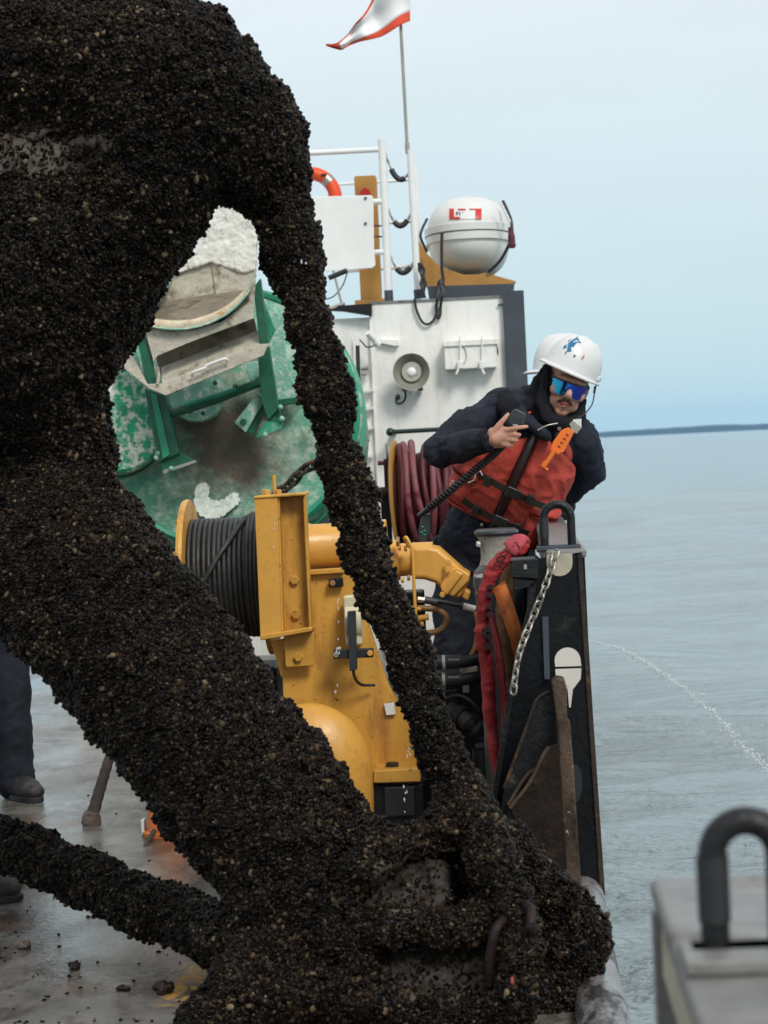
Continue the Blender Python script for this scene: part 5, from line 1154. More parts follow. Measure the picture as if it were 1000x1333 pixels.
# red work vest: panels that follow the torso
def panel(a0, a1, t0, t1, off, th, nm, m, na=14, ntt=16, lump=.012, par=None, seed=0, edge=None):
    g = []
    for i in range(na+1):
        row = []
        for j in range(ntt+1):
            u_, v_ = i/na, j/ntt; aa = a0+(a1-a0)*u_; tt = t0+(t1-t0)*v_
            if edge: tt = edge(u_, v_)
            puff = (math.sin(math.pi*u_)*math.sin(math.pi*v_))**.4 if 0 < u_ < 1 and 0 < v_ < 1 else 0
            p = SV(aa, tt, off); nz_ = mnoise.fractal(p*13+Vector((seed, 0, 0)), .8, 2, 3)*.35+.7*max(0, 1-abs(mnoise.noise(Vector((p.x*9+p.z*13, p.y*5, p.z*6-p.x*9+seed))))*5)
            row.append((SV(aa, tt, off*(.35+.65*puff)+lump*nz_*(.3+.7*puff)), SVn(aa, tt)))
        g.append(row)
    return MB().shell(g, th).build(nm, m, par or man, smooth=60)
vr = panel(-118, -4, .10, .70, .034, .02, 'vest_panel', vestred, 40, 40, edge=lambda u_, v_: (.0+.045*u_)+(.34+.42*max(0, u_-.3)**.8-(.0+.045*u_))*v_, lump=.013)
vl_ = panel(4, 92, -.10, .66, .04, .02, 'vest_panel', vestred, 44, 48, seed=5, lump=.014, edge=lambda u_, v_: (.03-.17*math.sin(math.pi*min(1, u_*1.25))**1.0+.05*u_)+(.72-.18*u_-(.03-.17*math.sin(math.pi*min(1, u_*1.25))+.05*u_))*v_)
panel(-42, -22, .5, .8, .02, .014, 'vest_strap', vestred, 6, 12, .004); panel(46, 62, .4, .72, .02, .014, 'vest_strap', vestred, 6, 12, .004)
panel(118, 242, .0, .7, .035, .02, 'vest_back', vestred, 12, 14)
panel(-150, -116, .12, .34, .03, .014, 'vest_side', orangestr, 8, 8, .004)
# black zip tape and buckled straps
panel(-3, 3, .0, .76, .052, .012, 'zip', buckle, 3, 20, .002)
def strap(t, a0, a1, tilt, off, nm, m, hw=.022, th=.006, par=None):
    g = []
    for i in range(13):
        u_ = i/12; aa = a0+(a1-a0)*u_; tt = t+tilt*(u_-.5)
        g.append([(SV(aa, tt+hw/TL*s_, off+.004), SVn(aa, tt)) for s_ in (-1, -.3, .3, 1)])
    return MB().shell(g, th).build(nm, m, par or man, smooth=50)
for t_, aA, aB in ((.33, -30, 32), (.12, -34, 30)):
    st_ = strap(t_, aA, aB, -.03, .068, 'buckle_strap', buckle, .014)
    for a_ in (-17, 2, 15):
        c_ = SV(a_, t_+.005, .08); nn = SVn(a_, t_); x_ = wv.cross(nn).normalized(); Mx = Matrix((x_, nn, wv)).transposed()
        MB().box(c_, (.062 if a_ == 2 else .03, .018, .044), Mx).build('buckle', buckle, st_, bevel=.004)
# pockets, flaps, patch, small details on the vest
panel(-98, -34, .05, .25, .06, .02, 'pocket', vestred, 18, 14, .006, seed=2); panel(-101, -31, .25, .33, .07, .016, 'pocket_flap', vestred, 18, 8, .004, seed=3)
panel(26, 72, -.04, .22, .066, .022, 'pocket', vestred, 18, 16, .008, seed=7); panel(24, 75, .22, .29, .075, .016, 'pocket_flap', vestred, 18, 8, .004, seed=8)
panel(-101, -31, .245, .255, .072, .006, 'pocket_seam', vestdk, 10, 3, .002); panel(-98, -34, .05, .06, .064, .006, 'pocket_seam', vestdk, 10, 3, .002)
panel(24, 75, .213, .222, .077, .006, 'pocket_seam', vestdk, 10, 3, .002); panel(24, 26.5, -.04, .22, .066, .006, 'pocket_seam', vestdk, 3, 10, .002)
pt_ = panel(-66, -50, .15, .205, .074, .004, 'patch', pm('patch_print', (.5, .13, .09), .8, var=.5, vs=140, bump=0), 6, 6, .002)
for k_ in range(3): panel(-64, -53, .16+.016*k_, .165+.016*k_, .077, .003, 'lettering', labelw, 5, 2, .001, par=pt_)
c_ = SV(-58, .17, .07); MB().lathe([(.006, 0), (.006, .004), (.003, .005)], c_, SVn(-58, .17), 12).build('snap', steel, man, smooth=40)
MB().lathe([(.007, 0), (.007, .004), (.003, .005)], SV(-10, .02, .02), SVn(-10, .02), 12).build('snap', steel, man, smooth=40)
panel(-74, -66, .10, .17, .062, .012, 'side_buckle', buckle, 4, 4, .001)
panel(56, 66, .03, .19, .078, .004, 'black_patch', buckle, 5, 8, .001); panel(68, 78, .04, .18, .074, .004, 'worn_patch', brownc, 5, 8, .004)
MB().tube([SV(-24, .35, .075), SV(-27, .37, .08), SV(-30, .345, .08), SV(-29, .30, .08), SV(-34, .26, .08)], .0028, 8).build('whistle_cord', labelw, man, smooth=60)
# collar snap and zip edge on the jacket front
MB().lathe([(.008, 0), (.008, .004), (.004, .005)], at(728, 558, YP-.2), Sn(38, .8), 12).build('snap', steel, man, smooth=40)
MB().tube(pcurve([(700, 560, YP-.2), (712, 554, YP-.2), (726, 551, YP-.19)], 4), .003, 8).build('collar_zip', steel, man, smooth=60)
# chin strap
MB().tube(pcurve([(776, 494, YP-.035), (776, 502, YP-.04), (774, 512, YP-.05), (771, 526, YP-.07), (762, 538, YP-.09), (752, 544, YP-.1)], 6), .0028, 8).build('chin_strap', buckle, man, smooth=60)
MB().tube([at(775, 503, YP-.045), at(773.5, 512, YP-.05)], .005, 8).build('strap_slider', buckle, man, smooth=60)
# things the sailor holds or wears
mic = thing('radio_microphone', hp(668, 556, -.005), 'black handheld radio microphone in the sailor\'s right hand', 'microphone')
MB().pp([(664.5, 553), (660.5, 549.5), (667, 534.5), (671, 531.5), (684, 538), (685.5, 542), (681, 557), (668, 560)], YHa-.015, .04).build('case', plasticgrey, mic, bevel=.006)
for k_ in range(5): MB().tube([at(667.5+.3*k_, 541+2.0*k_, YHa-.017), at(681-.5*k_, 545+1.8*k_, YHa-.017)], .0016, 6).build('grille_slot', rubber, mic)
for k_ in range(4): MB().boxpp((668+1.7*k_, 552.6), (669.2+1.7*k_, 554), YHa-.018, .003).build('lettering', labelw, mic)
cord = thing('coiled_cord', at(552, 665, YP), 'black coiled cord from the microphone down to the belt radio', 'cord')
cpts = pcurve([(661, 560, YHa+.02), (655, 578, YP-.31), (640, 594, YP-.30), (615, 614, YP-.26), (585, 640, YP-.2), (558, 662, YP-.1)], 30)
hel = []; tot = len(cpts)
for i, p in enumerate(cpts[:-1]):
    d = (cpts[i+1]-p).normalized(); a_, b_, _ = frame_from(d, (0, 1, 0))
    for k_ in range(4): hel.append(p.lerp(cpts[i+1], k_/4)+(a_*math.cos(.4*(i*4+k_))+b_*math.sin(.4*(i*4+k_)))*.0135)
MB().tube(hel, .0042, 6).build('coil', rubber, cord, smooth=180)
MB().tube(cpts, .008, 8).build('core', rubber, cord, smooth=180)
MB().tube(pcurve([(560, 660, YP-.1), (553, 666, YP-.08), (546, 671, YP-.05)], 4), .011, 10).build('plug', plasticgrey, cord, smooth=60)
rad = thing('belt_radio', at(553, 706, YP), 'black radio pouch with green marking at the sailor\'s hip', 'radio')
MB().pp([(549, 672), (560, 668), (562, 690), (555, 708), (546, 706), (545, 690)], YP-.08, .05).build('case', plasticgrey, rad, bevel=.008)
for x, y in ((550, 686), (553, 691), (549, 693), (552, 696)): MB().ell(at(x, y, YP-.082), (.006, .004, .004), 8).build('green_mark', green, rad)
kn = thing('rescue_knife', at(706, 608, YP-.25), 'bright orange sheathed rescue knife clipped to the sailor\'s vest', 'knife')
YK = YP-.22
MB().pp([(731, 560), (740, 556), (748, 562), (735, 588), (726, 592), (716, 586), (720, 575)], YK, .018).build('sheath', knifeo, kn, bevel=.004)
MB().tube([at(722, 586, YK-.002), at(715, 597, YK-.004), at(707, 608, YK-.004)], [.017, .015, .0165], 12, flat=.6).build('handle', knifeo, kn, smooth=50)
MB().tube([at(710, 600, YK-.004), at(704.5, 606, YK-.004), at(713, 612, YK-.004)], .006, 8).build('guard', knifeo, kn, smooth=50)
for k_ in range(4): MB().box(at(728+3.6*k_, 581-5*k_, YK-.002), (.012, .004, .005), Matrix.Rotation(R(35), 3, 'Y')).build('sheath_slot', vestdk, kn)
MB().pp([(741, 552), (746, 547), (758, 556), (751, 565), (745, 562)], YK+.01, .012).build('steel_clip', steel, kn, bevel=.002)
MB().pp([(746, 546), (757, 545), (757, 556), (751, 558)], YK+.015, .008).build('white_tape', labelw, kn)

# -------------------------------------------------------------- other crew
def stander(label, X, Y, heading, headyaw=None, hatcfg=True, ht=1.0, group=None, lean=0.0, shift=0.0):
    root = thing('person', (X, Y, 0), label, 'person', group)
    h = R(heading); f_ = Vector((math.sin(h), math.cos(h), 0)); sd_ = Vector((f_.y, -f_.x, 0)); o = Vector((X, Y, 0)); Z = Vector((0, 0, ht)); lv = f_*lean+Vector((shift, 0, 0))
    hip = o+Z*.95; nk = o+Z*1.47+lv; hd = o+Z*1.66+lv*1.3
    Mh = Matrix.Translation(hd) @ Matrix.Rotation(math.atan2(f_.x, -f_.y) if headyaw is None else R(headyaw), 4, 'Z')
    b = head_parts(Mh, root, Mh @ Matrix.Translation((0, .012, .036)), buckle, False, False)
    b.limb([hd-Z*.1, nk, nk-Z*.1], [.055, .06, .075])
    ring = lambda c, a, d: [c+sd_*(a*math.cos(t))+f_*(d*math.sin(t)) for t in np.linspace(0, 2*math.pi, 19)[:-1]]
    def rings(e): return [ring(hip-Z*.06, .165+e, .115+e), ring(hip+Z*.12, .15+e, .11+e), ring(hip+Z*.34+lv*.6, .175+e, .125+e), ring(nk-Z*.07, .15+e, .1+e), ring(nk, .07+e, .07+e)]
    b.loft(rings(0)); J = MB(); J.loft(rings(.03)); T = MB(); T.loft([ring(hip-Z*.1, .175, .13), ring(hip+Z*.05, .175, .13)])
    for s_ in (-1, 1):
        sh = nk-Z*.08+sd_*.17*s_; el = sh-Z*.29+sd_*.03*s_; wr_ = el+Z*.1+f_*.19-sd_*.08*s_
        b.limb([sh, el, wr_], [.055, .042, .03]); hand_pieces(b, wr_, (wr_-el), -sd_*s_, s_, .4)
        J.limb([nk-Z*.08, sh, el, wr_], [.07, .08, .066, .048])
        hp_ = hip+sd_*.09*s_-Z*.05; kn_ = o+Z*.5+sd_*.11*s_+f_*.02; an_ = o+sd_*.12*s_+Vector((0, 0, .1))
        b.limb([hp_, kn_, an_], [.085, .058, .042]); T.limb([hp_, kn_, kn_.lerp(an_, .55), an_+Vector((0, 0, -.02))], [.115, .094, .084, .088])
        boot_pts(an_, f_+sd_*.15*s_, root)
    put(remesh(b, .008, 2), 'body', skin, root)
    me = remesh(J, .014, 3); creases(me, .009, 3); displace(me, .008, 9, 3); put(me, 'jacket', navy, root)
    me = remesh(T, .012, 3); creases(me, .010, 3); displace(me, .010, 8, 3); put(me, 'trousers', navytr, root)
    return root
p2 = at(733, 490, YP+.85); stander('crew member in white hard hat hidden behind the leaning sailor', p2.x-.42, YP+.92, 252, None, ht=(p2.z-.0)/1.66, shift=.42/1.3)
pl3 = onz(16, 1046); stander('crew member in navy trousers and muddy boots at the left edge', pl3.x-.125, pl3.y+.1, 150, ht=1.03)
pl4 = onz(-6, 1176); stander('crew member out of frame at left with only a boot toe showing', pl4.x-.17, pl4.y+.13, 78, ht=1.0)

# ================================================================== MUSSEL-ENCRUSTED MOORING GEAR
def mussel_material():
    m = bpy.data.materials.new('mussel_shell'); m.use_nodes = True
    n = m.node_tree; b = n.nodes['Principled BSDF']; L = n.links.new
    oi = n.nodes.new('ShaderNodeObjectInfo'); r = n.nodes.new('ShaderNodeValToRGB'); c = r.color_ramp
    c.elements[0].position = 0; c.elements[0].color = (.0025, .0018, .0014, 1)
    c.elements[1].position = 1; c.elements[1].color = (.2, .15, .09, 1)
    for p, q in ((.35, (.0045, .0029, .002)), (.6, (.0095, .0057, .0037)), (.8, (.02, .012, .0072)), (.93, (.04, .026, .0145)), (.985, (.085, .06, .034))):
        e_ = c.elements.new(p); e_.color = (*q, 1)
    L(oi.outputs['Random'], r.inputs[0])
    g = n.nodes.new('ShaderNodeNewGeometry'); t = n.nodes.new('ShaderNodeTexNoise'); t.inputs['Scale'].default_value = 3.2; t.inputs['Detail'].default_value = 4; L(g.outputs['Position'], t.inputs['Vector'])
    mr_ = n.nodes.new('ShaderNodeMapRange'); mr_.inputs[1].default_value = .3; mr_.inputs[2].default_value = .7; mr_.inputs[3].default_value = .38; mr_.inputs[4].default_value = 1.35; L(t.outputs['Fac'], mr_.inputs[0])
    v = n.nodes.new('ShaderNodeVectorMath'); v.operation = 'SCALE'; L(r.outputs[0], v.inputs[0]); L(mr_.outputs[0], v.inputs['Scale'])
    L(v.outputs[0], b.inputs['Base Color']); b.inputs['Roughness'].default_value = .24; b.inputs['Specular IOR Level'].default_value = .1
    return m
musselm = mussel_material()
def bed_material():
    m = pm('mussel_bed', (.006, .0045, .0035), .6, var=.4, vs=30, bump=.4, bs=80)
    n = m.node_tree; L = n.links.new; b = n.nodes['Principled BSDF']; src = b.inputs['Base Color'].links[0].from_socket
    c2 = MATS['muddy_sinker_face'].node_tree
    at_ = n.nodes.new('ShaderNodeAttribute'); at_.attribute_name = 'cover'
    g = n.nodes.new('ShaderNodeNewGeometry'); t = n.nodes.new('ShaderNodeTexNoise'); t.inputs['Scale'].default_value = 16; t.inputs['Detail'].default_value = 8; t.inputs['Roughness'].default_value = .7; L(g.outputs['Position'], t.inputs['Vector'])
    r = n.nodes.new('ShaderNodeValToRGB'); r.color_ramp.elements[0].position = .3; r.color_ramp.elements[0].color = (.035, .026, .018, 1); r.color_ramp.elements[1].position = .75; r.color_ramp.elements[1].color = (.13, .1, .07, 1); L(t.outputs['Fac'], r.inputs[0])
    x = n.nodes.new('ShaderNodeMix'); x.data_type = 'RGBA'; L(at_.outputs['Fac'], x.inputs[0]); L(r.outputs[0], x.inputs[6]); L(src, x.inputs[7]); L(x.outputs[2], b.inputs['Base Color'])
    return m
bedm = bed_material()
def cover_nodes(density, size, seed):
    ng = bpy.data.node_groups.new('mussel_scatter', 'GeometryNodeTree')
    ng.interface.new_socket('Geometry', in_out='INPUT', socket_type='NodeSocketGeometry'); ng.interface.new_socket('Geometry', in_out='OUTPUT', socket_type='NodeSocketGeometry')
    N_ = ng.nodes.new; L = ng.links.new
    gi, go = N_('NodeGroupInput'), N_('NodeGroupOutput')
    na = N_('GeometryNodeInputNamedAttribute'); na.data_type = 'FLOAT'; na.inputs[0].default_value = 'cover'; jn = N_('GeometryNodeJoinGeometry')
    # one shell: a plump wedge, broad at one end
    ic = N_('GeometryNodeMeshIcoSphere'); ic.inputs['Radius'].default_value = 1; ic.inputs['Subdivisions'].default_value = 2
    sp = N_('GeometryNodeSetPosition'); po = N_('GeometryNodeInputPosition'); se = N_('ShaderNodeSeparateXYZ'); co = N_('ShaderNodeCombineXYZ'); L(po.outputs[0], se.inputs[0])
    def mth(op, a, b):
        t = N_('ShaderNodeMath'); t.operation = op
        for i, q in enumerate((a, b)):
            if isinstance(q, (int, float)): t.inputs[i].default_value = q
            else: L(q, t.inputs[i])
        return t.outputs[0]
    tap = mth('MULTIPLY_ADD', se.outputs['Z'], .3); tap.node.inputs[2].default_value = .72
    L(mth('MULTIPLY', mth('MULTIPLY', se.outputs['X'], tap), .42), co.inputs[0]); L(mth('MULTIPLY', mth('MULTIPLY', se.outputs['Y'], tap), .62), co.inputs[1]); L(se.outputs['Z'], co.inputs[2])
    L(ic.outputs[0], sp.inputs[0]); L(co.outputs[0], sp.inputs['Position'])
    sm_ = N_('GeometryNodeSetShadeSmooth'); L(sp.outputs[0], sm_.inputs[0])
    ma = N_('GeometryNodeSetMaterial'); ma.inputs['Material'].default_value = musselm; L(sm_.outputs[0], ma.inputs[0])
    for dens_, size_, sd_ in ((density, size, seed), (density*.05, size*1.75, seed+40)):
        dp = N_('GeometryNodeDistributePointsOnFaces'); dp.distribute_method = 'POISSON'; dp.inputs['Distance Min'].default_value = size_*.30; dp.inputs['Density Max'].default_value = dens_; dp.inputs['Seed'].default_value = sd_
        L(gi.outputs[0], dp.inputs['Mesh']); L(na.outputs[0], dp.inputs['Density Factor'])
        # mostly lying at a slant, spun at random round the surface normal
        rv = N_('FunctionNodeRandomValue'); rv.data_type = 'FLOAT_VECTOR'; rv.inputs[0].default_value = (-1.25, -1.25, 0); rv.inputs[1].default_value = (1.25, 1.25, 6.28); rv.inputs['Seed'].default_value = sd_+3
        al = N_('FunctionNodeRotateRotation'); al.rotation_space = 'LOCAL'; e2 = N_('FunctionNodeEulerToRotation'); L(rv.outputs[0], e2.inputs[0])
        L(dp.outputs['Rotation'], al.inputs[0]); L(e2.outputs[0], al.inputs[1])
        rs = N_('FunctionNodeRandomValue'); rs.data_type = 'FLOAT'; rs.inputs[2].default_value = size_*.28; rs.inputs[3].default_value = size_*.84; rs.inputs['Seed'].default_value = sd_+8
        io = N_('GeometryNodeInstanceOnPoints'); L(dp.outputs['Points'], io.inputs['Points']); L(ma.outputs[0], io.inputs['Instance']); L(al.outputs[0], io.inputs['Rotation']); L(rs.outputs[1], io.inputs['Scale'])
        L(io.outputs[0], jn.inputs[0])
    L(jn.outputs[0], go.inputs[0]); return ng
def encrust(root, mb, voxel, seed, bare=(), amp=.03, fine=.012, size=.0138, density=62000, core_name='core', mat=None):
    me = remesh(mb, voxel, 3); displace(me, amp, 5.5, seed); displace(me, fine*1.25, 16, seed+2); displace(me, fine*.8, 38, seed+4)
    n = len(me.vertices); co = np.empty(n*3, np.float32); me.vertices.foreach_get('co', co); co = co.reshape(-1, 3)
    cov = np.ones(n, np.float32)
    for c, rx, ry, rz, fall in bare:
        d = np.sqrt(((co[:, 0]-c[0])/rx)**2+((co[:, 1]-c[1])/ry)**2+((co[:, 2]-c[2])/rz)**2)
        nz_ = np.array([mnoise.fractal(Vector(p)*12, .8, 2, 3) for p in co.tolist()], np.float32)*.35
        cov = np.minimum(cov, np.clip((d+nz_-1)/.18, fall, 1))
    a = me.attributes.new('cover', 'FLOAT', 'POINT'); a.data.foreach_set('value', cov)
    core = put(me, core_name, mat or bedm, root)
    me2 = core.data.copy(); me2.materials.clear()
    sh = bpy.data.objects.new('mussel_shells', me2); col.objects.link(sh); sh.parent = core; ORG[sh.name] = ORG[core.name]; sh['kind'] = 'stuff'
    md = sh.modifiers.new('scatter', 'NODES'); md.node_group = cover_nodes(density, size, seed)
    return core
def blob(mb, ctrl, n=6, sides=20):
    """ctrl: (px, py, Y, radius in px) -> rounded tube"""
    C = curve(ctrl, n); mb.limb([at(c[0], c[1], c[2]) for c in C], [c[3]/ppm(c[2]) for c in C], sides); return mb

arch = thing('mooring_arch', at(60, 1150, 6.3), 'huge arched mooring frame crusted with dark mussels filling the left side', 'mooring frame')
mb = MB()
blob(mb, [(-190, 120, 6.35, 190), (-40, 120, 6.3, 178), (110, 130, 6.2, 165), (210, 135, 6.15, 140), (266, 152, 6.15, 104), (322, 188, 6.2, 78), (348, 226, 6.25, 56)])
blob(mb, [(-150, 90, 6.1, 120), (40, 80, 6, 105), (170, 90, 6, 90), (250, 130, 6.05, 70)])
blob(mb, [(60, 190, 6.3, 150), (30, 290, 6.25, 200), (0, 370, 6.2, 190), (-5, 430, 6.2, 158), (22, 490, 6.22, 112), (50, 545, 6.28, 92), (64, 610, 6.32, 92)])
blob(mb, [(-150, 380, 6.6, 140), (-110, 500, 6.85, 150), (-60, 590, 6.85, 150), (-40, 660, 6.7, 130)])  # back mass added so the recess in front of it falls dark
blob(mb, [(-130, 640, 6.45, 120), (-40, 690, 6.4, 125), (50, 705, 6.3, 124), (124, 778, 6.12, 116), (200, 872, 6, 114), (275, 968, 5.86, 113), (350, 1065, 5.74, 112), (410, 1145, 5.66, 107)])
blob(mb, [(200, 200, 6.1, 95), (150, 290, 6.15, 100), (110, 360, 6.2, 92)])
bl = at(30, 190, 6.0)
encrust(arch, mb, .024, 1, bare=((at(30, 190, 5.72), .2, .4, .055, .3),), amp=.02, fine=.014)  # pale band is bare, and its tan also paints the ledge's lit top

hang = thing('mussel_covered_chain', at(600, 1040, 6.3), 'mussel-crusted chain hanging down from the arched frame to the clump', 'chain', 'mussel-crusted chains')
mb = MB()
blob(mb, [(352, 232, 6.25, 43.5), (372, 290, 6.22, 35.5), (384, 340, 6.18, 34.5), (393, 385, 6.15, 23.5), (405, 425, 6.12, 25.5), (420, 470, 6.1, 31.5), (428, 515, 6.07, 31.5), (436, 560, 6.04, 25.5), (449, 610, 6.01, 29.5), (460, 655, 5.99, 29.5), (470, 700, 5.96, 26.5), (484, 745, 5.93, 28.5), (500, 790, 5.91, 31.5), (518, 830, 5.88, 30.5), (534, 870, 5.86, 31.5), (550, 915, 5.83, 29.5), (568, 960, 5.8, 29.5), (586, 1005, 5.78, 30.5), (604, 1050, 5.75, 37.5)], 4)
encrust(hang, mb, .017, 5, amp=.022, fine=.012)

low = thing('mussel_covered_chain', at(150, 1240, 6.8), 'mussel-crusted chain lying across the deck at lower left', 'chain', 'mussel-crusted chains')
mb = MB()
blob(mb, [(-160, 1050, 6.95, 31.5), (-60, 1085, 6.85, 33.5), (20, 1105, 6.72, 33.5), (75, 1128, 6.6, 29.5), (125, 1150, 6.45, 35.5), (180, 1178, 6.3, 34.5), (235, 1195, 6.15, 37.5), (290, 1215, 5.98, 37.5), (345, 1235, 5.85, 39.5)], 4)
encrust(low, mb, .017, 8, amp=.022, fine=.012)

clump = thing('mussel_covered_sinker', at(540, 1330, 5.5), 'mussel-crusted sinker clump with grey bare faces at bottom centre', 'sinker')
mb = MB()
blob(mb, [(604, 1075, 5.85, 40), (625, 1130, 5.85, 70), (660, 1185, 5.85, 88), (690, 1240, 5.8, 90), (700, 1330, 5.75, 95)], 5)
blob(mb, [(540, 1165, 5.85, 70), (500, 1220, 5.85, 85), (440, 1280, 5.8, 100), (400, 1350, 5.75, 110)], 5)
blob(mb, [(540, 1190, 5.9, 100), (540, 1280, 5.85, 140), (540, 1380, 5.8, 180)], 5)
blob(mb, [(675, 1120, 5.75, 24), (715, 1172, 5.7, 40), (745, 1218, 5.65, 47), (735, 1262, 5.65, 50), (705, 1330, 5.6, 58)], 5)
blob(mb, [(280, 1218, 5.75, 30), (350, 1232, 5.55, 36), (430, 1222, 5.45, 34), (520, 1206, 5.4, 26), (590, 1208, 5.4, 27), (640, 1190, 5.45, 26), (665, 1160, 5.5, 24)], 5)
blob(mb, [(606, 1050, 5.7, 36), (630, 1092, 5.55, 30), (648, 1140, 5.45, 27), (672, 1180, 5.4, 27), (684, 1225, 5.36, 26), (672, 1280, 5.33, 28), (655, 1360, 5.33, 34)], 5)
blob(mb, [(592, 1055, 5.72, 34), (560, 1088, 5.6, 25), (512, 1100, 5.5, 21), (468, 1135, 5.45, 24), (430, 1180, 5.45, 26), (390, 1222, 5.5, 28), (330, 1262, 5.5, 40), (275, 1340, 5.45, 48)], 5)
blob(mb, [(300, 1310, 5.5, 40), (380, 1296, 5.42, 36), (470, 1300, 5.36, 30), (540, 1325, 5.33, 30), (620, 1338, 5.33, 34)], 5)
blob(mb, [(500, 1205, 5.45, 20), (470, 1245, 5.4, 22), (480, 1300, 5.35, 24)], 5)
encrust(clump, mb, .0165, 12, bare=((at(524, 1150, 5.42), .09, .3, .055, .05), (at(585, 1272, 5.36), .13, .3, .04, .15)), amp=.02, fine=.013)
# flat bare plates of the sinker
def slab(pts, nm, m, Y0, Y1):
    ys = [p[1] for p in pts]; y0, y1 = min(ys), max(ys)
    P_ = [at(x, y, Y0+(Y1-Y0)*(y-y0)/(y1-y0)) for x, y in pts]; nrm = (P_[1]-P_[0]).cross(P_[2]-P_[0]).normalized()
    if nrm.y > 0: nrm = -nrm
    return encrust(clump, MB().prism([p for p in P_], -nrm*.06), .009, int(Y0*100), amp=.012, fine=.005, density=6500, core_name=nm, mat=m)
slab([(492, 1122), (540, 1112), (580, 1122), (586, 1165), (550, 1192), (490, 1200), (458, 1186), (474, 1148)], 'bare_face', concrete, 5.56, 5.41)
slab([(485, 1252), (540, 1232), (640, 1226), (665, 1250), (655, 1310), (560, 1325), (490, 1300)], 'bare_face', concrete, 5.46, 5.32)
# iron shackle showing through
for ctrl, r_ in (([(636, 1285, 5.33), (637, 1250, 5.31), (645, 1212, 5.31), (655, 1198, 5.34)], 6.5), ([(682, 1175, 5.37), (691, 1186, 5.33), (690, 1206, 5.31), (680, 1216, 5.33)], 7), ([(694, 1230, 5.34), (698, 1262, 5.33), (694, 1290, 5.35)], 6)):
    C = curve(ctrl, 6); MB().limb([at(*c) for c in C], [r_/ppm(5.3)]*len(C), 12).build('shackle', linkrust, clump, smooth=180)
MB().ell(at(578, 1300, 5.36), (.014, .006, .005), 10).build('red_paint_spot', pm('faded_red_spot', (.3, .06, .05), .7), clump, smooth=180)
MB().ell(at(667, 1277, 5.275), (.005, .004, .011), 10).build('red_paint_spot', MATS['faded_red_spot'], clump, smooth=180)

# ================================================================== SMALL THINGS ON DECK, WATER
rk = thing('rope_end', onz(118, 1083), 'dark rope with pale knotted end hanging to the deck at left', 'rope')
MB().tube(pcurve([(215, 830, 8.75), (180, 905, 8.75), (152, 960, 8.7), (140, 995, 8.65), (128, 1035, 8.62), (121, 1060, 8.6)], 8), [(4.5+4.0*i/40)/ppm(8.6) for i in range(41)], 12, lob=(3, .05, 160)).build('rope', ropegrey, rk, smooth=180)
b_ = MB().ell(at(118.5, 1069, 8.6), (.038, .038, .046), 18); b_.tube([at(121, 1056, 8.6), at(119, 1066, 8.6)], [.03, .036], 14)
me = remesh(b_, .006, 2); displace(me, .006, 45, 3); put(me, 'knot', knobm, rk)
cb = thing('thin_cable', onz(184, 1130), 'thin grey cable drooping to the deck beside the orange block', 'cable')
MB().tube(pcurve([(230, 1030, 8.45), (213, 1062, 8.4), (197, 1088, 8.2), (187, 1108, 8.05), (183, 1128, 7.92)], 8), 3.2/ppm(8.2), 10, lob=(3, .15, 150)).build('cable', ropegrey, cb, smooth=180)
oc = onz(212, 1090); og = thing('orange_block', (oc.x, oc.y, 0), 'small orange and white block on deck behind the mussel-crusted beam', 'block')
MB().lathe([(.085, 0), (.085, .015), (.07, .02), (.052, .16), (.05, .165)], (oc.x, oc.y+.06, 0), (0, 0, 1), 28).build('body', orangestr, og, smooth=40)
MB().lathe([(.0525, .16), (.044, .24), (.042, .24)], (oc.x, oc.y+.06, 0), (0, 0, 1), 28).build('white_band', whiteclean, og, smooth=40)
MB().box((oc.x-.085, oc.y+.08, .03), (.012, .06, .06)).build('white_edge', labelw, og, bevel=.004)
# loose shells and grit dropped on the wet deck
random.seed(21); lb = MB()
for k in range(100):
    z_ = random.random()
    if k < 84: p = onz(random.uniform(0, 340), 1333-165*random.random()**1.6)
    else: p = onz(random.uniform(60, 330), random.uniform(880, 1150))
    if p.x > XE-.15: continue
    s_ = random.uniform(.0022, .005)*(1.8 if random.random() < .06 else 1)
    M_ = Matrix.Rotation(random.uniform(0, 6.28), 4, 'Z') @ Matrix.Diagonal((s_*1.6, s_, s_*.7, 1))
    lb.ell((p.x, p.y, s_*.45), (1, 1, 1), 6, M_.to_3x3())
o = lb.build('mussel_litter', musselm, smooth=180); tag(o, 'loose mussel shells and grit scattered over the wet deck', 'shells', kind='stuff')
for (x, y, s_) in ((213, 1293, .022), (95, 1262, .014), (160, 1290, .011), (30, 1235, .016)):
    p = onz(x, y); b_ = MB()
    for q_ in range(4): b_.ell((p.x+random.uniform(-1, 1)*s_, p.y+random.uniform(-1, 1)*s_, s_*.6), (s_*.9, s_*.8, s_*.8), 10)
    me = remesh(b_, s_*.25, 1); displace(me, s_*.5, 60, 2)
    lo_ = thing('mussel_lump', (p.x, p.y, 0), {213: 'dark mussel lump on wet deck near the yellow paint', 95: 'small dark mussel lump on wet deck at lower left', 160: 'tiny dark mussel lump beside the glossy puddle', 30: 'pale brown shell scrap on deck at far left'}[x], 'debris', 'lumps dropped on deck'); put(me, 'lump', linkrust if x != 30 else knobm, lo_)
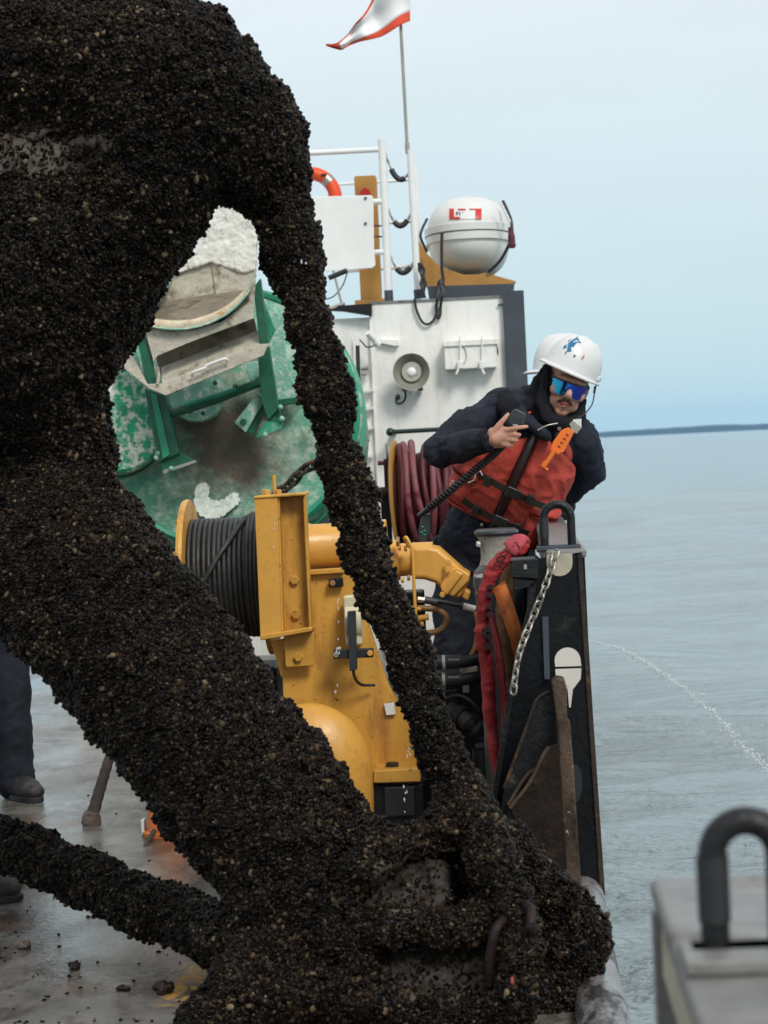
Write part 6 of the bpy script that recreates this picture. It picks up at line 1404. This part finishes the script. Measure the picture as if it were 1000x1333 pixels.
# water
wm = bpy.data.materials.new('splashing_water'); wm.use_nodes = True; b = wm.node_tree.nodes['Principled BSDF']
b.inputs['Base Color'].default_value = (.9, .95, .97, 1); b.inputs['Roughness'].default_value = .12; b.inputs['Transmission Weight'].default_value = .3; b.inputs['Alpha'].default_value = .6; b.inputs['IOR'].default_value = 1.33
jt = MB(); random.seed(3); YJ = 11.0
jc = curve([(764, 834, YJ), (800, 842, YJ), (840, 862, YJ), (885, 892, YJ), (930, 930, YJ), (970, 975, YJ), (1010, 1015, YJ), (1060, 1085, YJ), (1100, 1150, YJ)], 26)
for i, c in enumerate(jc):
    f_ = i/len(jc)
    for k in range(3 if f_ > .12 else 1):
        sp_ = 1.0+4.5*f_; s_ = random.uniform(.0013, .0046)*(.7+.5*f_)
        p = at(c[0]+random.gauss(0, sp_), c[1]+random.gauss(0, sp_), YJ+random.uniform(-.03, .03))
        jt.ell(p, (s_*random.uniform(1, 2.6), s_, s_*random.uniform(.8, 1.4)), 7, Matrix.Rotation(R(random.uniform(20, 60)), 3, 'Y'))
for a_ in range(3):
    jt.tube([at(c[0]+1.2*math.sin(i*.35+a_*2), c[1]+1.2*math.cos(i*.27+a_), YJ) for i, c in enumerate(jc[:150])], [.0012*(1+.8*math.sin(i*.55+a_)) for i in range(len(jc[:150]))], 6)
o = jt.build('water_jet', wm, smooth=180); tag(o, 'thin arc of water discharging overboard beyond the bulwark', 'water jet', kind='stuff')
dr_ = MB()
for (x0, y0, x1, y1, n_, Yd) in ((441, 770, 439, 915, 9, 6.9), (526, 1020, 530, 1068, 6, 6.6), (438, 800, 442, 860, 4, 6.8), (535, 960, 528, 1010, 4, 6.6), (354, 650, 356, 725, 3, 6.9), (395, 340, 398, 345, 2, 5.8)):
    for k in range(n_):
        t = random.random(); dr_.ell(at(x0+(x1-x0)*t+random.gauss(0, 1.5), y0+(y1-y0)*t, Yd), (.0016+.001*random.random(), .002, .003+.004*random.random()), 8)
o = dr_.build('water_drips', wm, smooth=180); tag(o, 'water drops falling from the hanging mussel chain', 'water drops', kind='stuff')

# ================================================================== AIR
hzm = bpy.data.materials.new('haze_air'); hzm.use_nodes = True; n_ = hzm.node_tree; n_.nodes.clear()
ho = n_.nodes.new('ShaderNodeOutputMaterial'); hv = n_.nodes.new('ShaderNodeVolumePrincipled')
hv.inputs['Color'].default_value = (.36, .66, 1, 1); hv.inputs['Density'].default_value = .00011; hv.inputs['Anisotropy'].default_value = .0
n_.links.new(hv.outputs[0], ho.inputs['Volume'])
o = MB().box((0, 2100, 24), (7000, 4800, 52)).build('haze', hzm); tag(o, 'thin haze over the water', 'haze', kind='stuff')
